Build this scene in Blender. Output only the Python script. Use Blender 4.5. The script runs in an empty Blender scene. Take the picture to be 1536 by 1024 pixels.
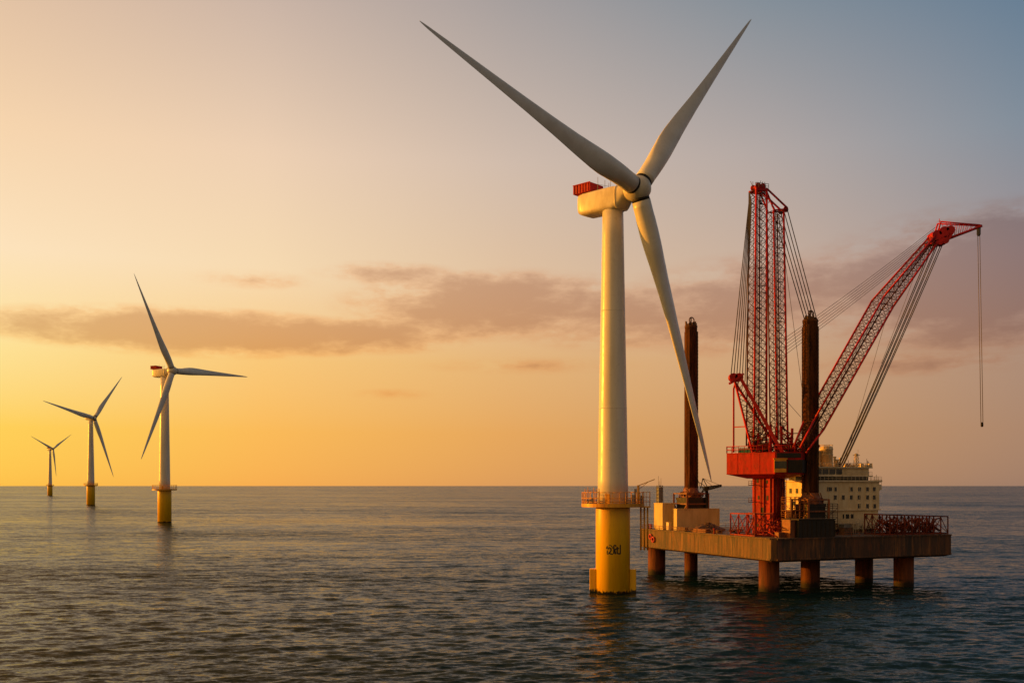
import bpy, math, random
import numpy as np
from mathutils import Vector, Matrix

R = math.radians
random.seed(7)
scene = bpy.context.scene
col = scene.collection

# ------------------------------------------------------------------ camera
F = 1493.0                      # focal length in photo pixels
CAM_Z = 23.9
cam_data = bpy.data.cameras.new('camera')
cam = bpy.data.objects.new('camera', cam_data)
col.objects.link(cam)
cam.location = (0, 0, CAM_Z)
cam.rotation_euler = (R(90), 0, 0)
cam_data.sensor_width = 36
cam_data.lens = 36 * F / 1536
cam_data.shift_y = 216 / 1536
cam_data.clip_start = 0.5
cam_data.clip_end = 200000
scene.camera = cam

scene.view_settings.view_transform = 'Standard'
scene.view_settings.look = 'None'
scene.view_settings.gamma = 1
scene.view_settings.exposure = 0

# ------------------------------------------------------------------ sun
SUN_AZ, SUN_EL = -76.0, 7.0      # degrees; azimuth from +Y, negative = left
s_dir = Vector((math.sin(R(SUN_AZ)) * math.cos(R(SUN_EL)), math.cos(R(SUN_AZ)) * math.cos(R(SUN_EL)), math.sin(R(SUN_EL))))
sun_data = bpy.data.lights.new('sun', 'SUN')
sun_data.energy = 5.0
sun_data.angle = R(0.6)
sun_data.color = (1.0, 0.36, 0.025)
sun = bpy.data.objects.new('sun', sun_data)
col.objects.link(sun)
sun.location = (-300, 100, 120)
sun.rotation_euler = s_dir.to_track_quat('Z', 'Y').to_euler()

# ------------------------------------------------------------------ sky
def lin(c, k=1.0):
    o = []
    for v in c:
        v /= 255.0
        o.append((v / 12.92 if v <= 0.04045 else ((v + 0.055) / 1.055) ** 2.4) * k)
    return tuple(o)

world = bpy.data.worlds.new('World')
scene.world = world
world.use_nodes = True
wt = world.node_tree
wt.nodes.clear()

class NT:
    """small helper for building node trees"""
    def __init__(s, tree): s.t = tree
    def n(s, typ, **kw):
        o = s.t.nodes.new(typ)
        for k, v in kw.items(): setattr(o, k, v)
        return o
    def l(s, a, b): s.t.links.new(a, b)
    def put(s, sock, v):
        if hasattr(v, 'is_output'): s.l(v, sock)
        else: sock.default_value = v
    def m(s, op, a, b=None, c=None, clamp=False):
        o = s.n('ShaderNodeMath', operation=op, use_clamp=clamp)
        s.put(o.inputs[0], a)
        if b is not None: s.put(o.inputs[1], b)
        if c is not None: s.put(o.inputs[2], c)
        return o.outputs[0]
    def vm(s, op, a, b=None):
        o = s.n('ShaderNodeVectorMath', operation=op)
        s.put(o.inputs[0], a)
        if b is not None: s.put(o.inputs[1], b)
        return o.outputs['Value'] if op in ('LENGTH', 'DOT_PRODUCT') else o.outputs[0]
    def mr(s, v, a, b, c=0.0, d=1.0, smooth=False):
        o = s.n('ShaderNodeMapRange', clamp=True)
        if smooth: o.interpolation_type = 'SMOOTHSTEP'
        s.put(o.inputs[0], v)
        for i, q in enumerate((a, b, c, d)): o.inputs[i + 1].default_value = q
        return o.outputs[0]
    def mix(s, f, a, b, blend='MIX'):
        o = s.n('ShaderNodeMix', data_type='RGBA', blend_type=blend)
        s.put(o.inputs[0], f)
        for k, v in ((6, a), (7, b)):
            if hasattr(v, 'is_output'): s.l(v, o.inputs[k])
            else: o.inputs[k].default_value = (*v[:3], 1)
        return o.outputs[2]
    def noise(s, vec, scale, detail=4, rough=0.5, dim='3D'):
        o = s.n('ShaderNodeTexNoise', noise_dimensions=dim)
        if vec is not None: s.l(vec, o.inputs['Vector'])
        o.inputs['Scale'].default_value = scale
        o.inputs['Detail'].default_value = detail
        o.inputs['Roughness'].default_value = rough
        return o.outputs[0]

W = NT(wt)
geo = W.n('ShaderNodeTexCoord')
sep = W.n('ShaderNodeSeparateXYZ')
W.l(geo.outputs['Generated'], sep.inputs[0])
sx, sy, sz = sep.outputs
az = W.m('MULTIPLY', W.m('ARCTAN2', sx, sy), 180 / math.pi)
hyp = W.m('SQRT', W.m('ADD', W.m('MULTIPLY', sx, sx), W.m('MULTIPLY', sy, sy)))
el = W.m('MULTIPLY', W.m('ARCTAN2', sz, hyp), 180 / math.pi)

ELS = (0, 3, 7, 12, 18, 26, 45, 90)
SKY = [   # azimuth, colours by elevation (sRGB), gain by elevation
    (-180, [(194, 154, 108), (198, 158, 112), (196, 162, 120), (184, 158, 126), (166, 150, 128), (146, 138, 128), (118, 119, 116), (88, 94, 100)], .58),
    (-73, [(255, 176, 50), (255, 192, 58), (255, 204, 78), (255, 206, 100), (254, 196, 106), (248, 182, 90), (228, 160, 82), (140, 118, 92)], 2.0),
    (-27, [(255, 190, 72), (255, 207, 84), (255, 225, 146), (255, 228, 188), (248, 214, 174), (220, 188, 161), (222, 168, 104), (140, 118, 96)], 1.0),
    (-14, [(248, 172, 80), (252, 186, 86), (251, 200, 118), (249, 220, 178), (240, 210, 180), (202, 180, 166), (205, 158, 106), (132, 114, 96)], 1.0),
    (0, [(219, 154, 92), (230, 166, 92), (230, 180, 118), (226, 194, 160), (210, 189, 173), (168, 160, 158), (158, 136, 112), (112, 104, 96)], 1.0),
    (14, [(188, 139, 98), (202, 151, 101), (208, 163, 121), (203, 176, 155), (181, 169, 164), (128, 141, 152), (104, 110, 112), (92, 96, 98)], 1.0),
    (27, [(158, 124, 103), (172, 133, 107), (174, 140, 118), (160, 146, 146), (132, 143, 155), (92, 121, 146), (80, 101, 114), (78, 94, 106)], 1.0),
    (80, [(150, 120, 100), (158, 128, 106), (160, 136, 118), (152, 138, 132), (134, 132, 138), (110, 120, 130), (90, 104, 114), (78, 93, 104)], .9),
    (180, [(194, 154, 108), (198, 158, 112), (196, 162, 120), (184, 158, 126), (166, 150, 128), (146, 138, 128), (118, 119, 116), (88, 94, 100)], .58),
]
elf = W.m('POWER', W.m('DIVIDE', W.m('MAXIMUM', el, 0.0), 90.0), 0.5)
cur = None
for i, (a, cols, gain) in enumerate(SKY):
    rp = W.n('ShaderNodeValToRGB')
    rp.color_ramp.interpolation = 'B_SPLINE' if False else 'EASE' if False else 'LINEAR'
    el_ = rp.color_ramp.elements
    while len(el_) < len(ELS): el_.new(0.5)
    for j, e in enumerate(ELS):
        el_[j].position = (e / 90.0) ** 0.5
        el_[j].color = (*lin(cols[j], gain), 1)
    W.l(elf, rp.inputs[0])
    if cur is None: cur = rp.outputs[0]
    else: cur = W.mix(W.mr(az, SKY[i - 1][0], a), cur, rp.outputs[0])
# broad glow round the low sun, left of the picture
# clouds: (azimuth, elevation, half width, half height, weight) in degrees
CL = [(-17.5, 8.35, 12.5, 1.5, 1.0), (-8.0, 8.5, 6.5, 1.2, .7), (-1.0, 10.3, 10.0, 2.2, .85), (6.0, 9.6, 8.0, 2.2, .62), (14.0, 9.9, 9.5, 3.1, .62), (27.0, 10.6, 13.0, 4.2, 1.0),
      (1.0, 6.85, 7.0, .6, .2), (-6.8, 5.2, 2.8, .4, .17), (-14.5, 11.3, 4.0, .6, .25), (-7.0, 11.9, 5.0, .8, .45),
      (23.0, 6.5, 9.0, .8, .35), (70, 12, 20, 4, .8), (110, 9, 25, 3, .7), (-120, 10, 20, 3, .6), (160, 13, 22, 4, .7), (-48, 9, 9, 1.5, .7)]
comb = W.n('ShaderNodeCombineXYZ')
W.l(az, comb.inputs[0]); W.l(el, comb.inputs[1])
ae = comb.outputs[0]
warp = W.noise(W.vm('MULTIPLY', ae, (0.15, 0.42, 0)), 1.0, 5, 0.6)
fine = W.noise(W.vm('MULTIPLY', ae, (0.45, 1.15, 0)), 1.0, 8, 0.64)
mask = None
for (a, e, hw, hh, wgt) in CL:
    d = W.vm('LENGTH', W.vm('MULTIPLY', W.vm('SUBTRACT', ae, (a, e, 0)), (1 / hw, 1 / hh, 0)))
    v = W.m('MULTIPLY', W.m('SUBTRACT', 1.0, d, clamp=True), wgt)
    mask = v if mask is None else W.m('MAXIMUM', mask, v)
nz = W.m('ADD', W.m('MULTIPLY', W.m('SUBTRACT', warp, 0.5), 1.7), W.m('MULTIPLY', W.m('SUBTRACT', fine, 0.5), 1.1))
gate = W.mr(mask, 0.0, 0.2)
cm = W.m('ADD', mask, W.m('MULTIPLY', nz, W.m('MULTIPLY', gate, 0.8)))
cm = W.mr(cm, -0.06, 0.56, 0, 1, True)
def cloud_ramp(mid, core):
    q = W.n('ShaderNodeValToRGB'); W.l(cm, q.inputs[0]); e_ = q.color_ramp.elements
    e_.new(.4); e_[0].color = (1, 1, 1, 1); e_[1].color = (*mid, 1); e_[2].position = 1; e_[2].color = (*core, 1)
    return q.outputs[0]
shade = W.mix(W.mr(az, -22, 14), cloud_ramp((.97, .82, .72), (.76, .58, .48)), cloud_ramp((.96, .84, .79), (.75, .61, .58)))
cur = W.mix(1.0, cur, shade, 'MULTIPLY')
sky = W.n('ShaderNodeTexSky', sky_type='NISHITA', sun_disc=False)
sky.sun_elevation = R(SUN_EL)
sky.sun_rotation = R(SUN_AZ)
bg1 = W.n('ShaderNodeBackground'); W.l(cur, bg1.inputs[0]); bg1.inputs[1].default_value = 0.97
bg2 = W.n('ShaderNodeBackground'); W.l(sky.outputs[0], bg2.inputs[0]); bg2.inputs[1].default_value = 0.006
add = W.n('ShaderNodeAddShader')
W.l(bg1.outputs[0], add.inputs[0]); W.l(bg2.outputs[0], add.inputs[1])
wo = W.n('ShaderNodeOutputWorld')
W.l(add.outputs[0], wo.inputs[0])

# ------------------------------------------------------------------ materials
def new_mat(name):
    m = bpy.data.materials.new(name)
    m.use_nodes = True
    t = NT(m.node_tree)
    b = m.node_tree.nodes['Principled BSDF']
    return m, t, b

def paint(name, c1, c2=None, rough=0.45, metal=0.0, scale=0.6, stretch=(1, 1, 0.25), c3=None, bump=0.0, lo=0.42, hi=0.62, lo3=0.58, hi3=0.7, spec=0.5):
    """paint with uneven colour; c2 stain in patches / streaks, c3 finer specks"""
    m, t, b = new_mat(name)
    tc = t.n('ShaderNodeTexCoord')
    p = t.vm('MULTIPLY', tc.outputs['Object'], stretch)
    out = None
    if c2 is None: c2 = tuple(v * 0.72 for v in c1)
    n1 = t.noise(p, scale, 6, 0.62)
    out = t.mix(t.mr(n1, lo, hi), c1, c2)
    if c3 is not None:
        n2 = t.noise(p, scale * 3.7, 5, 0.65)
        out = t.mix(t.mr(n2, lo3, hi3), out, c3)
    t.l(out, b.inputs['Base Color'])
    n3 = t.noise(tc.outputs['Object'], scale * 2.0, 3, 0.5)
    t.l(t.mr(n3, 0.3, 0.7, max(0.05, rough - 0.1), min(1, rough + 0.12)), b.inputs['Roughness'])
    b.inputs['Metallic'].default_value = metal
    b.inputs['Specular IOR Level'].default_value = spec
    if bump:
        bp = t.n('ShaderNodeBump'); bp.inputs['Strength'].default_value = bump; bp.inputs['Distance'].default_value = 0.08
        t.l(t.noise(p, scale * 5, 4, 0.6), bp.inputs['Height']); t.l(bp.outputs[0], b.inputs['Normal'])
    return m

M = {}
M['white'] = paint('white_paint', (0.76, 0.71, 0.62), (0.66, 0.60, 0.50), 0.32, scale=0.35, stretch=(1, 1, .12))
M['blade'] = paint('blade_paint', (0.78, 0.74, 0.66), (0.70, 0.65, 0.56), 0.32, scale=0.25, stretch=(1, 1, 1))
M['nacelle'] = paint('nacelle_paint', (0.76, 0.69, 0.55), (0.60, 0.52, 0.38), 0.36, scale=0.5, stretch=(1, 1, .4))
M['redbox'] = paint('red_box_paint', (0.48, 0.010, 0.006), (0.34, 0.008, 0.006), 0.6, scale=0.9, spec=.25)
M['grey'] = paint('grey_steel', (0.26, 0.25, 0.24), (0.18, 0.17, 0.16), 0.5, scale=0.8)
M['beige'] = paint('beige_paint', (0.64, 0.49, 0.22), (0.5, 0.37, 0.16), 0.62, spec=.25, scale=0.5, c3=(0.30, 0.18, 0.09), lo3=0.66, hi3=0.76)
M['wall'] = paint('cream_wall_paint', (0.80, 0.62, 0.35), (0.66, 0.48, 0.24), 0.5, scale=0.6, c3=(0.27, 0.15, 0.08), lo3=0.64, hi3=0.78)
M['cream'] = paint('cream_trim', (0.78, 0.62, 0.38), (0.6, 0.45, 0.25), 0.5, scale=0.9)
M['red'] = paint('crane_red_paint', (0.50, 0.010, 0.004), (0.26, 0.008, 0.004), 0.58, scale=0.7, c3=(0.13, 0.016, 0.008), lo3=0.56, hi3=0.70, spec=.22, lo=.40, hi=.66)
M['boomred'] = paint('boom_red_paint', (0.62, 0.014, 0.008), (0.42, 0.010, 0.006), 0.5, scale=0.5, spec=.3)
M['rustred'] = paint('rusty_red_steel', (0.20, 0.030, 0.008), (0.07, 0.014, 0.006), 0.65, scale=1.3, spec=.25)
M['redpipe'] = paint('red_oxide_steel', (0.34, 0.022, 0.007), (0.13, 0.014, 0.007), 0.62, scale=1.1, spec=.25)
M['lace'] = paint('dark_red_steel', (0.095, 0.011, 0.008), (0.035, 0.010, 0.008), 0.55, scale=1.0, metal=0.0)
M['cable'] = paint('black_wire_rope', (0.035, 0.030, 0.030), (0.06, 0.05, 0.045), 0.55, scale=0.6)
M['rope'] = paint('grey_wire_rope', (0.11, 0.095, 0.085), (0.16, 0.13, 0.11), 0.55, scale=0.6)
M['dark'] = paint('dark_steel', (0.020, 0.018, 0.014), (0.034, 0.022, 0.013), 0.6, spec=.3, scale=0.7, stretch=(1, 1, .3))
M['glass'] = paint('dark_glass', (0.012, 0.016, 0.018), (0.02, 0.022, 0.022), 0.12, scale=0.4, spec=0.6)
M['cabglass'] = paint('cab_glass', (0.05, 0.05, 0.035), (0.03, 0.035, 0.03), 0.14, scale=0.5)
M['orange'] = paint('orange_rust_frame', (0.26, 0.075, 0.015), (0.12, 0.035, 0.012), 0.6, scale=1.0)
M['rust'] = paint('rusty_scrap', (0.16, 0.075, 0.035), (0.05, 0.032, 0.022), 0.8, scale=1.2, stretch=(1, 1, 1))
M['deck'] = paint('deck_plate', (0.13, 0.085, 0.055), (0.06, 0.045, 0.035), 0.7, scale=0.25, stretch=(1, 1, 1), c3=(0.22, 0.13, 0.07))
M['yellow'] = paint('yellow_steel', (0.74, 0.34, 0.012), (0.5, 0.20, 0.010), 0.45, scale=0.6)
M['mark'] = paint('black_lettering', (0.012, 0.010, 0.010), (0.02, 0.015, 0.012), 0.6, scale=1)
M['lifered'] = paint('lifebuoy_red', (0.55, 0.012, 0.02), (0.4, 0.01, 0.015), 0.5, scale=1)
M['teal'] = paint('teal_paint', (0.012, 0.13, 0.10), (0.01, 0.08, 0.07), 0.45, scale=1)

# monopile yellow with marine growth at the waterline and faint run-off stains
def pile_mat():
    m, t, b = new_mat('yellow_pile_paint')
    tc = t.n('ShaderNodeTexCoord')
    ob = tc.outputs['Object']
    sp = t.n('ShaderNodeSeparateXYZ'); t.l(ob, sp.inputs[0])
    n1 = t.noise(t.vm('MULTIPLY', ob, (1, 1, .1)), 0.8, 6, 0.6)
    c = t.mix(t.mr(n1, .45, .66), (0.90, 0.50, 0.002), (0.80, 0.41, 0.002))
    n2 = t.noise(t.vm('MULTIPLY', ob, (1, 1, .12)), 2.6, 5, 0.65)
    c = t.mix(t.m('MULTIPLY', t.mr(n2, .6, .75), .5), c, (0.28, 0.12, 0.02))
    n3 = t.noise(t.vm('MULTIPLY', ob, (1, 1, .5)), 1.3, 6, 0.7)
    edge = t.m('ADD', sp.outputs[2], t.m('MULTIPLY', t.m('SUBTRACT', n3, .5), -3.2))
    c = t.mix(t.mr(edge, 0.75, 0.45), c, (0.022, 0.018, 0.010))
    t.l(c, b.inputs['Base Color'])
    b.inputs['Roughness'].default_value = 0.42
    return m
M['pile'] = pile_mat()

def leg_mat():
    m, t, b = new_mat('rusty_leg_steel')
    tc = t.n('ShaderNodeTexCoord'); ob = tc.outputs['Object']
    sp = t.n('ShaderNodeSeparateXYZ'); t.l(ob, sp.inputs[0])
    n1 = t.noise(t.vm('MULTIPLY', ob, (1, 1, .14)), 1.1, 6, 0.65)
    c = t.mix(t.mr(n1, .40, .62), (0.14, 0.044, 0.009), (0.035, 0.014, 0.007))
    n2 = t.noise(t.vm('MULTIPLY', ob, (1, 1, .3)), 4.0, 5, 0.65)
    c = t.mix(t.mr(n2, .55, .72), c, (0.20, 0.065, 0.014))
    n4 = t.noise(ob, 0.7, 5, 0.6)
    low = t.mr(t.m('ADD', sp.outputs[2], n4), 8.3, 7.6)
    c = t.mix(t.m('MULTIPLY', low, .75), c, t.mix(t.mr(n1, .4, .65), (0.15, 0.038, 0.006), (0.065, 0.018, 0.005)))
    n3 = t.noise(ob, 0.9, 5, 0.6)
    edge = t.m('ADD', sp.outputs[2], t.m('MULTIPLY', n3, -2.0))
    c = t.mix(t.mr(edge, 0.9, -0.3), c, (0.018, 0.012, 0.008))
    t.l(c, b.inputs['Base Color'])
    b.inputs['Roughness'].default_value = 0.68
    b.inputs['Specular IOR Level'].default_value = 0.2
    bp = t.n('ShaderNodeBump'); bp.inputs['Strength'].default_value = .5; bp.inputs['Distance'].default_value = 0.1
    t.l(n2, bp.inputs['Height']); t.l(bp.outputs[0], b.inputs['Normal'])
    return m
M['leg'] = leg_mat()

def hull_mat():
    m, t, b = new_mat('weathered_hull_plating')
    tc = t.n('ShaderNodeTexCoord'); ob = tc.outputs['Object']
    n1 = t.noise(t.vm('MULTIPLY', ob, (1, 1, .16)), 0.35, 8, 0.72)
    c = t.mix(t.mr(n1, .36, .64), (0.135, 0.050, 0.011), (0.030, 0.016, 0.007))
    n2 = t.noise(t.vm('MULTIPLY', ob, (1, 1, .07)), 1.15, 6, 0.72)
    c = t.mix(t.mr(n2, .52, .66), c, (0.24, 0.10, 0.026))
    n3 = t.noise(t.vm('MULTIPLY', ob, (1, 1, .09)), 1.5, 6, 0.72)
    n5 = t.noise(ob, 0.12, 3, 0.5)
    c = t.mix(t.m('MULTIPLY', t.mr(n3, .49, .57), t.mr(n5, .3, .6, .45, 1)), c, (0.024, 0.014, 0.008))
    n4 = t.noise(t.vm('MULTIPLY', ob, (1, 1, .5)), 0.5, 6, 0.7)
    c = t.mix(t.mr(n4, .56, .68, 0, .8), c, (0.15, 0.040, 0.010))
    n6 = t.noise(t.vm('MULTIPLY', ob, (1, 1, .8)), 1.7, 5, 0.7)
    c = t.mix(t.mr(n6, .66, .74), c, (0.30, 0.19, 0.09))
    t.l(c, b.inputs['Base Color'])
    b.inputs['Roughness'].default_value = 0.66
    bp = t.n('ShaderNodeBump'); bp.inputs['Strength'].default_value = .6; bp.inputs['Distance'].default_value = 0.12
    t.l(n2, bp.inputs['Height']); t.l(bp.outputs[0], b.inputs['Normal'])
    return m
M['hull'] = hull_mat()

def water_mat():
    m, t, b = new_mat('sea_water')
    tc = t.n('ShaderNodeTexCoord'); ob = tc.outputs['Object']
    b.inputs['Base Color'].default_value = (0.006, 0.020, 0.020, 1)
    b.inputs['Roughness'].default_value = 0.06
    b.inputs['IOR'].default_value = 1.333
    b.inputs['Specular IOR Level'].default_value = 0.5
    # small ripples given directly as slopes, so that they stay rough out to the horizon
    def slopes(scale, k, detail, off=.5, rough=.6):
        nz_ = t.n('ShaderNodeTexNoise'); t.l(t.vm('MULTIPLY', ob, scale), nz_.inputs['Vector'])
        nz_.inputs['Scale'].default_value = 1.0; nz_.inputs['Detail'].default_value = detail; nz_.inputs['Roughness'].default_value = rough
        return t.vm('MULTIPLY', t.vm('SUBTRACT', nz_.outputs['Color'], (.5, off, .5)), k)
    a0 = slopes((.0016, .0045, 0), (.16, .55, 0), 6, .54, .92)
    a = t.vm('ADD', a0, slopes((.085, .24, 0), (.20, .72, 0), 4, .53, .7))
    b_ = slopes((.42, 1.35, 0), (.40, .98, 0), 5, .55)
    c = slopes((1.5, 4.4, 0), (.42, .84, 0), 4, .555)
    gust = t.mr(t.noise(t.vm('MULTIPLY', ob, (.004, .014, 0)), 1.0, 5, 0.6), .35, .65, .62, 1.25)
    sl = t.vm('ADD', a, t.vm('ADD', b_, c))
    gv = t.n('ShaderNodeVectorMath', operation='SCALE'); t.l(sl, gv.inputs[0]); t.l(gust, gv.inputs['Scale'])
    gn = t.n('ShaderNodeNewGeometry')
    t.l(t.vm('NORMALIZE', t.vm('ADD', gn.outputs['Normal'], gv.outputs[0])), b.inputs['Normal'])
    df = t.n('ShaderNodeBsdfDiffuse'); df.inputs[0].default_value = (.005, .015, .015, 1)
    mx = t.n('ShaderNodeMixShader'); mx.inputs[0].default_value = .27
    out_ = [q for q in m.node_tree.nodes if q.type == 'OUTPUT_MATERIAL'][0]
    t.l(b.outputs[0], mx.inputs[1]); t.l(df.outputs[0], mx.inputs[2]); t.l(mx.outputs[0], out_.inputs[0])
    return m
M['water'] = water_mat()

# ------------------------------------------------------------------ mesh helpers
base_of = {}                    # object name -> world position of its origin

class MB:
    """collects shapes in world coordinates; build() links them as ONE mesh object"""
    def __init__(s): s.v = []; s.f = []; s.sm = []
    def quad_strip(s, rings, closed=True, caps=True, smooth=True):
        b = len(s.v); n = len(rings[0])
        for r in rings: s.v.extend([tuple(p) for p in r])
        for i in range(len(rings) - 1):
            for j in range(n if closed else n - 1):
                k = (j + 1) % n
                s.f.append((b + i * n + j, b + i * n + k, b + (i + 1) * n + k, b + (i + 1) * n + j)); s.sm.append(smooth)
        if caps:
            s.f.append(tuple(b + j for j in reversed(range(n)))); s.sm.append(False)
            e = b + (len(rings) - 1) * n
            s.f.append(tuple(e + j for j in range(n))); s.sm.append(False)
        return s
    def tube(s, p, q, r, r2=None, n=6, smooth=True):
        p = Vector(p); q = Vector(q); d = q - p
        if d.length < 1e-6: return s
        d.normalize()
        a = d.orthogonal().normalized(); c = d.cross(a)
        if r2 is None: r2 = r
        rg = []
        for (o, rr) in ((p, r), (q, r2)):
            rg.append([o + (a * math.cos(2 * math.pi * j / n) + c * math.sin(2 * math.pi * j / n)) * rr for j in range(n)])
        return s.quad_strip(rg, smooth=smooth)
    def bar(s, p, q, w, h=None, up=(0, 0, 1)):
        """rectangular beam from p to q"""
        p = Vector(p); q = Vector(q); d = (q - p)
        if d.length < 1e-6: return s
        d.normalize(); h = h or w
        u = Vector(up)
        if abs(d.dot(u)) > .98: u = Vector((1, 0, 0))
        a = d.cross(u).normalized(); c = a.cross(d)
        rg = [[o + a * (x * w / 2) + c * (y * h / 2) for x, y in ((-1, -1), (1, -1), (1, 1), (-1, 1))] for o in (p, q)]
        return s.quad_strip(rg, smooth=False)
    def poly(s, pts, r, n=6):
        for a, b in zip(pts[:-1], pts[1:]): s.tube(a, b, r, n=n)
        return s
    def lathe(s, c, prof, n=32, axis=None, smooth=True):
        """prof: (radius, height) list from centre c along axis"""
        c = Vector(c); ax = Vector(axis or (0, 0, 1)).normalized()
        a = Vector((1, 0, 0)) if abs(ax.z) > .99 else ax.cross(Vector((0, 0, 1))).normalized()
        b = ax.cross(a)
        rg = [[c + ax * h + (a * math.cos(2 * math.pi * j / n) + b * math.sin(2 * math.pi * j / n)) * max(r, 1e-3) for j in range(n)] for r, h in prof]
        return s.quad_strip(rg, smooth=smooth)
    def prism(s, poly, z0, z1, top=None, smooth=False):
        """poly: xy list (counter-clockwise); top: optional other xy list"""
        top = top or poly
        return s.quad_strip([[(x, y, z0) for x, y in poly], [(x, y, z1) for x, y in top]], smooth=smooth)
    def obox(s, o, ex, ey, ez):
        """box from corner o with three edge vectors"""
        o, ex, ey, ez = map(Vector, (o, ex, ey, ez))
        return s.quad_strip([[o, o + ex, o + ex + ey, o + ey], [o + ez, o + ex + ez, o + ex + ey + ez, o + ey + ez]], smooth=False)
    def torus(s, c, axis, R_, r, n=20, m=6):
        c = Vector(c); ax = Vector(axis).normalized(); a = ax.orthogonal().normalized(); b = ax.cross(a)
        rg = []
        for i in range(n + 1):
            t = 2 * math.pi * i / n
            d = a * math.cos(t) + b * math.sin(t)
            rg.append([c + d * (R_ + r * math.cos(2 * math.pi * j / m)) + ax * (r * math.sin(2 * math.pi * j / m)) for j in range(m)])
        return s.quad_strip(rg, caps=False)
    def build(s, name, mat, parent=None, origin=None, bevel=0.0):
        if parent is not None: o0 = base_of[parent.name]
        elif origin is not None: o0 = Vector(origin)
        else:
            a = np.array(s.v); o0 = Vector(((a[:, 0].min() + a[:, 0].max()) / 2, (a[:, 1].min() + a[:, 1].max()) / 2, a[:, 2].min()))
        me = bpy.data.meshes.new(name)
        me.from_pydata([(x - o0.x, y - o0.y, z - o0.z) for x, y, z in s.v], [], s.f)
        me.polygons.foreach_set('use_smooth', s.sm)
        me.materials.append(M[mat] if isinstance(mat, str) else mat)
        me.update()
        ob = bpy.data.objects.new(name, me)
        col.objects.link(ob)
        if parent is not None: ob.parent = parent
        else: ob.location = o0
        base_of[ob.name] = o0
        if bevel:
            bv = ob.modifiers.new('bevel', 'BEVEL'); bv.width = bevel; bv.segments = 2; bv.limit_method = 'ANGLE'
        return ob

def tag(o, label, cat, group=None):
    o['label'] = label; o['category'] = cat
    if group: o['group'] = group
    return o

def thing(name, loc, label, cat, group=None):
    o = bpy.data.objects.new(name, None)
    o.empty_display_size = 1
    col.objects.link(o); o.location = loc
    base_of[o.name] = Vector(loc)
    return tag(o, label, cat, group)

def dup(o, delta, label=None):
    """copy of a thing, its parts and their sub-parts, moved by delta"""
    def rec(s, par):
        c = s.copy(); col.objects.link(c)
        if par is not None: c.parent = par
        for ch in s.children: rec(ch, c)
        return c
    c = rec(o, None)
    c.location = Vector(o.location) + Vector(delta)
    if label: c['label'] = label
    return c

def P(px, py, D):
    """world point seen at photo pixel px,py at depth D"""
    return Vector(((px - 768) / F * D, D, CAM_Z + (728 - py) / F * D))

def railing(mb, pts, h=1.1, step=2.0, r=0.06, rails=(1.0, 0.5), closed=False):
    pts = [Vector(p) for p in pts]
    if closed: pts = pts + [pts[0]]
    for a, b in zip(pts[:-1], pts[1:]):
        L = (b - a).length; k = max(1, round(L / step))
        for i in range(k):
            q = a.lerp(b, i / k); mb.tube(q, q + Vector((0, 0, h)), r, n=5)
        for f in rails: mb.tube(a + Vector((0, 0, h * f)), b + Vector((0, 0, h * f)), r, n=5)
    q = pts[-1]; mb.tube(q, q + Vector((0, 0, h)), r, n=5)

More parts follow.
